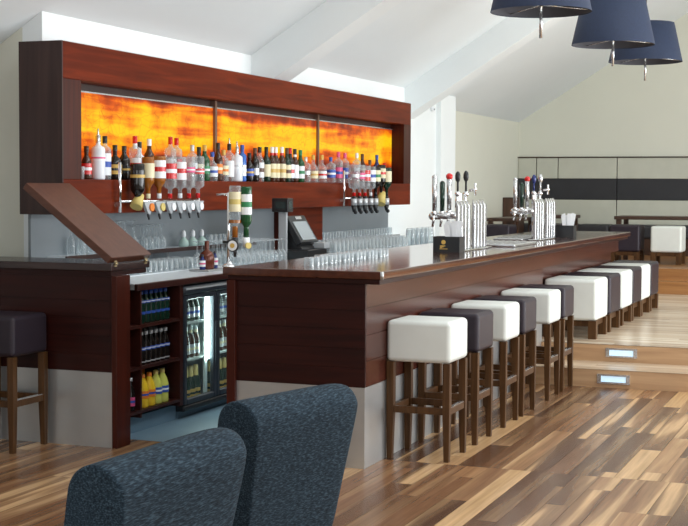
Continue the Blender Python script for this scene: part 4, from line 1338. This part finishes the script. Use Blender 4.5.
def font(y0, step, gap, label, mats):
    bx_ = -0.215
    f_ = thing('beer_font', label, 'beer font', (bx_, y0, TOP), None)
    y1 = y0 + 7 * step + gap
    MB().box(bx_ - 0.05, bx_ + 0.05, y0 - 0.05, y1 + 0.05, TOP, TOP + 0.012).build('base_plate', CHROME, f_, bevel=0.003, seg=1)
    for i in range(8):
        y = y0 + step * i + (gap if i > 3 else 0)
        ax, ay, zl_, zh_ = 0.0125, 0.030, TOP + 0.012, TOP + 0.372
        MB().hexa([(bx_ - ax, y - ay, zl_), (bx_ + ax, y - ay, zl_), (bx_ + ax, y + ay, zl_), (bx_ - ax, y + ay, zl_)],
                  [(bx_ - ax, y - ay, zh_), (bx_ + ax, y - ay, zh_ - 0.045), (bx_ + ax, y + ay, zh_ - 0.045), (bx_ - ax, y + ay, zh_)]).build('blade', SATIN, f_, bevel=0.005)
    # cross tube with three taps towards the barman, two more rising behind
    MB().tube((bx_ - 0.03, y0 + 0.06, TOP + 0.262), (bx_ - 0.20, y0 + 0.03, TOP + 0.252), 0.026, seg=14).ball((bx_ - 0.205, y0 + 0.03, TOP + 0.252), 0.030).build('cross_tube', SATIN, f_)
    tap(f_, bx_ - 0.185, y0 + 0.01, TOP + 0.25, TOP + 0.535, mats[0])
    tap(f_, bx_ - 0.135, y0 + 0.04, TOP + 0.25, TOP + 0.49, mats[1])
    tap(f_, bx_ - 0.095, y0 + 0.08, TOP + 0.255, TOP + 0.53, SATIN, RED)
    yb_ = y0 + 2.2 * step
    MB().tube((bx_ - 0.06, yb_, TOP + 0.30), (bx_ - 0.06, yb_ + 0.1, TOP + 0.30), 0.020, seg=12).tube((bx_ - 0.06, yb_ + 0.02, TOP + 0.012), (bx_ - 0.06, yb_ + 0.02, TOP + 0.42), 0.024, seg=12).build('column', CHROME, f_)
    tap(f_, bx_ - 0.065, yb_, TOP + 0.39, TOP + 0.58, mats[2], kind='short')
    tap(f_, bx_ - 0.02, yb_ + 0.06, TOP + 0.39, TOP + 0.585, mats[3], kind='short')
    MB().tube((bx_ + 0.0, yb_ + 0.08, TOP + 0.44), (bx_ + 0.06, yb_ + 0.08, TOP + 0.45), 0.010, seg=8).tube((bx_ + 0.045, yb_ + 0.08, TOP + 0.405), (bx_ + 0.045, yb_ + 0.08, TOP + 0.495), 0.009, seg=8).build('lever', CHROME, f_)
    return f_


font(2.50, 0.088, 0.075, 'chrome beer font of eight slant-topped blades nearest the camera, beside the black caddy', [SATIN, B_DKGREEN, BLACK, BLACK])
font(4.86, 0.092, 0.085, 'chrome beer font of eight slant-topped blades at the far end of the bar', [SATIN, B_DKGREEN, B_NAVY, SATIN])

# drip trays beside the fonts
for i, (x0, x1, y0, y1, lb) in enumerate(((-0.45, -0.03, 3.42, 4.15, 'white drip tray lying between the two beer fonts'),
                                          (-0.52, -0.12, 4.62, 5.50, 'white drip tray under the far beer font'))):
    if i == 1:
        x0, x1, y0, y1 = -0.55, -0.29, 4.70, 5.60
    d = thing('drip_tray', lb, 'tray', ((x0 + x1) / 2, (y0 + y1) / 2, TOP))
    MB().box(x0, x1, y0, y1, TOP, TOP + 0.022).build('basin', SATIN, d, bevel=0.006)
    g_ = MB()
    for k in range(7):
        xx = x0 + 0.03 + (x1 - x0 - 0.06) * k / 6
        g_.box(xx - 0.006, xx + 0.006, y0 + 0.03, y1 - 0.03, TOP + 0.0225, TOP + 0.027)
    g_.build('grille', SATIN, d)


# napkin caddies
def caddy(x, y, label, emblem):
    c_ = thing('napkin_caddy', label, 'caddy', (x, y, TOP))
    w2, d2, h = 0.098, 0.065, 0.112
    m = MB()
    m.box(x - w2, x + w2, y - d2, y - d2 + 0.006, TOP, TOP + h).box(x - w2, x + w2, y + d2 - 0.006, y + d2, TOP, TOP + h)
    m.box(x - w2, x - w2 + 0.006, y - d2 + 0.006, y + d2 - 0.006, TOP, TOP + h).box(x + w2 - 0.006, x + w2, y - d2 + 0.006, y + d2 - 0.006, TOP, TOP + h)
    m.box(x - 0.02, x - 0.014, y - d2 + 0.006, y + d2 - 0.006, TOP + 0.006, TOP + h - 0.01)
    m.box(x - w2 + 0.006, x + w2 - 0.006, y - d2 + 0.006, y + d2 - 0.006, TOP, TOP + 0.006)
    m.build('box', BLACK, c_)
    if emblem:
        e_ = MB()
        e_.tube((x - 0.02, y - d2, TOP + 0.072), (x - 0.02, y - d2 - 0.002, TOP + 0.072), 0.016, seg=14)
        for k in range(3):
            e_.box(x - 0.045 + 0.012 * k, x - 0.03 + 0.012 * k, y - d2 - 0.002, y - d2, TOP + 0.03 + 0.006 * k, TOP + 0.05)
        e_.box(x - 0.048, x + 0.01, y - d2 - 0.002, y - d2, TOP + 0.022, TOP + 0.027)
        e_.build('gold_emblem', GOLD, c_)
    napk = thing('napkins', 'white napkins fanned out of the %s caddy' % ('near' if emblem else 'far'), 'napkins', (x + 0.03, y, TOP + 0.01))
    for k, a in enumerate((-0.30, 0.10, 0.34, -0.12, 0.22, -0.40)):
        yy = y - 0.045 + 0.018 * k
        bx_ = x + 0.035 + a * 0.06
        hh = 0.205 + 0.012 * (k % 3)
        wv_ = 0.020
        ca, sa = math.cos(a), math.sin(a)
        q = []
        for u_, v_ in ((-wv_ * 0.7, 0), (wv_ * 0.7, 0), (wv_, hh), (-wv_, hh)):
            q.append((bx_ + u_ * ca + v_ * sa * 0.42, TOP + 0.008 + v_ * ca - u_ * sa))
        MB().prism(q, 'y', yy, yy + 0.004).build('napkin', WHITEP, napk)
    return c_


caddy(-0.255, 2.40, 'black napkin caddy with gold emblem in front of the near beer font', True)
caddy(-0.17, 5.86, 'plain black napkin caddy beside the far beer font', False)
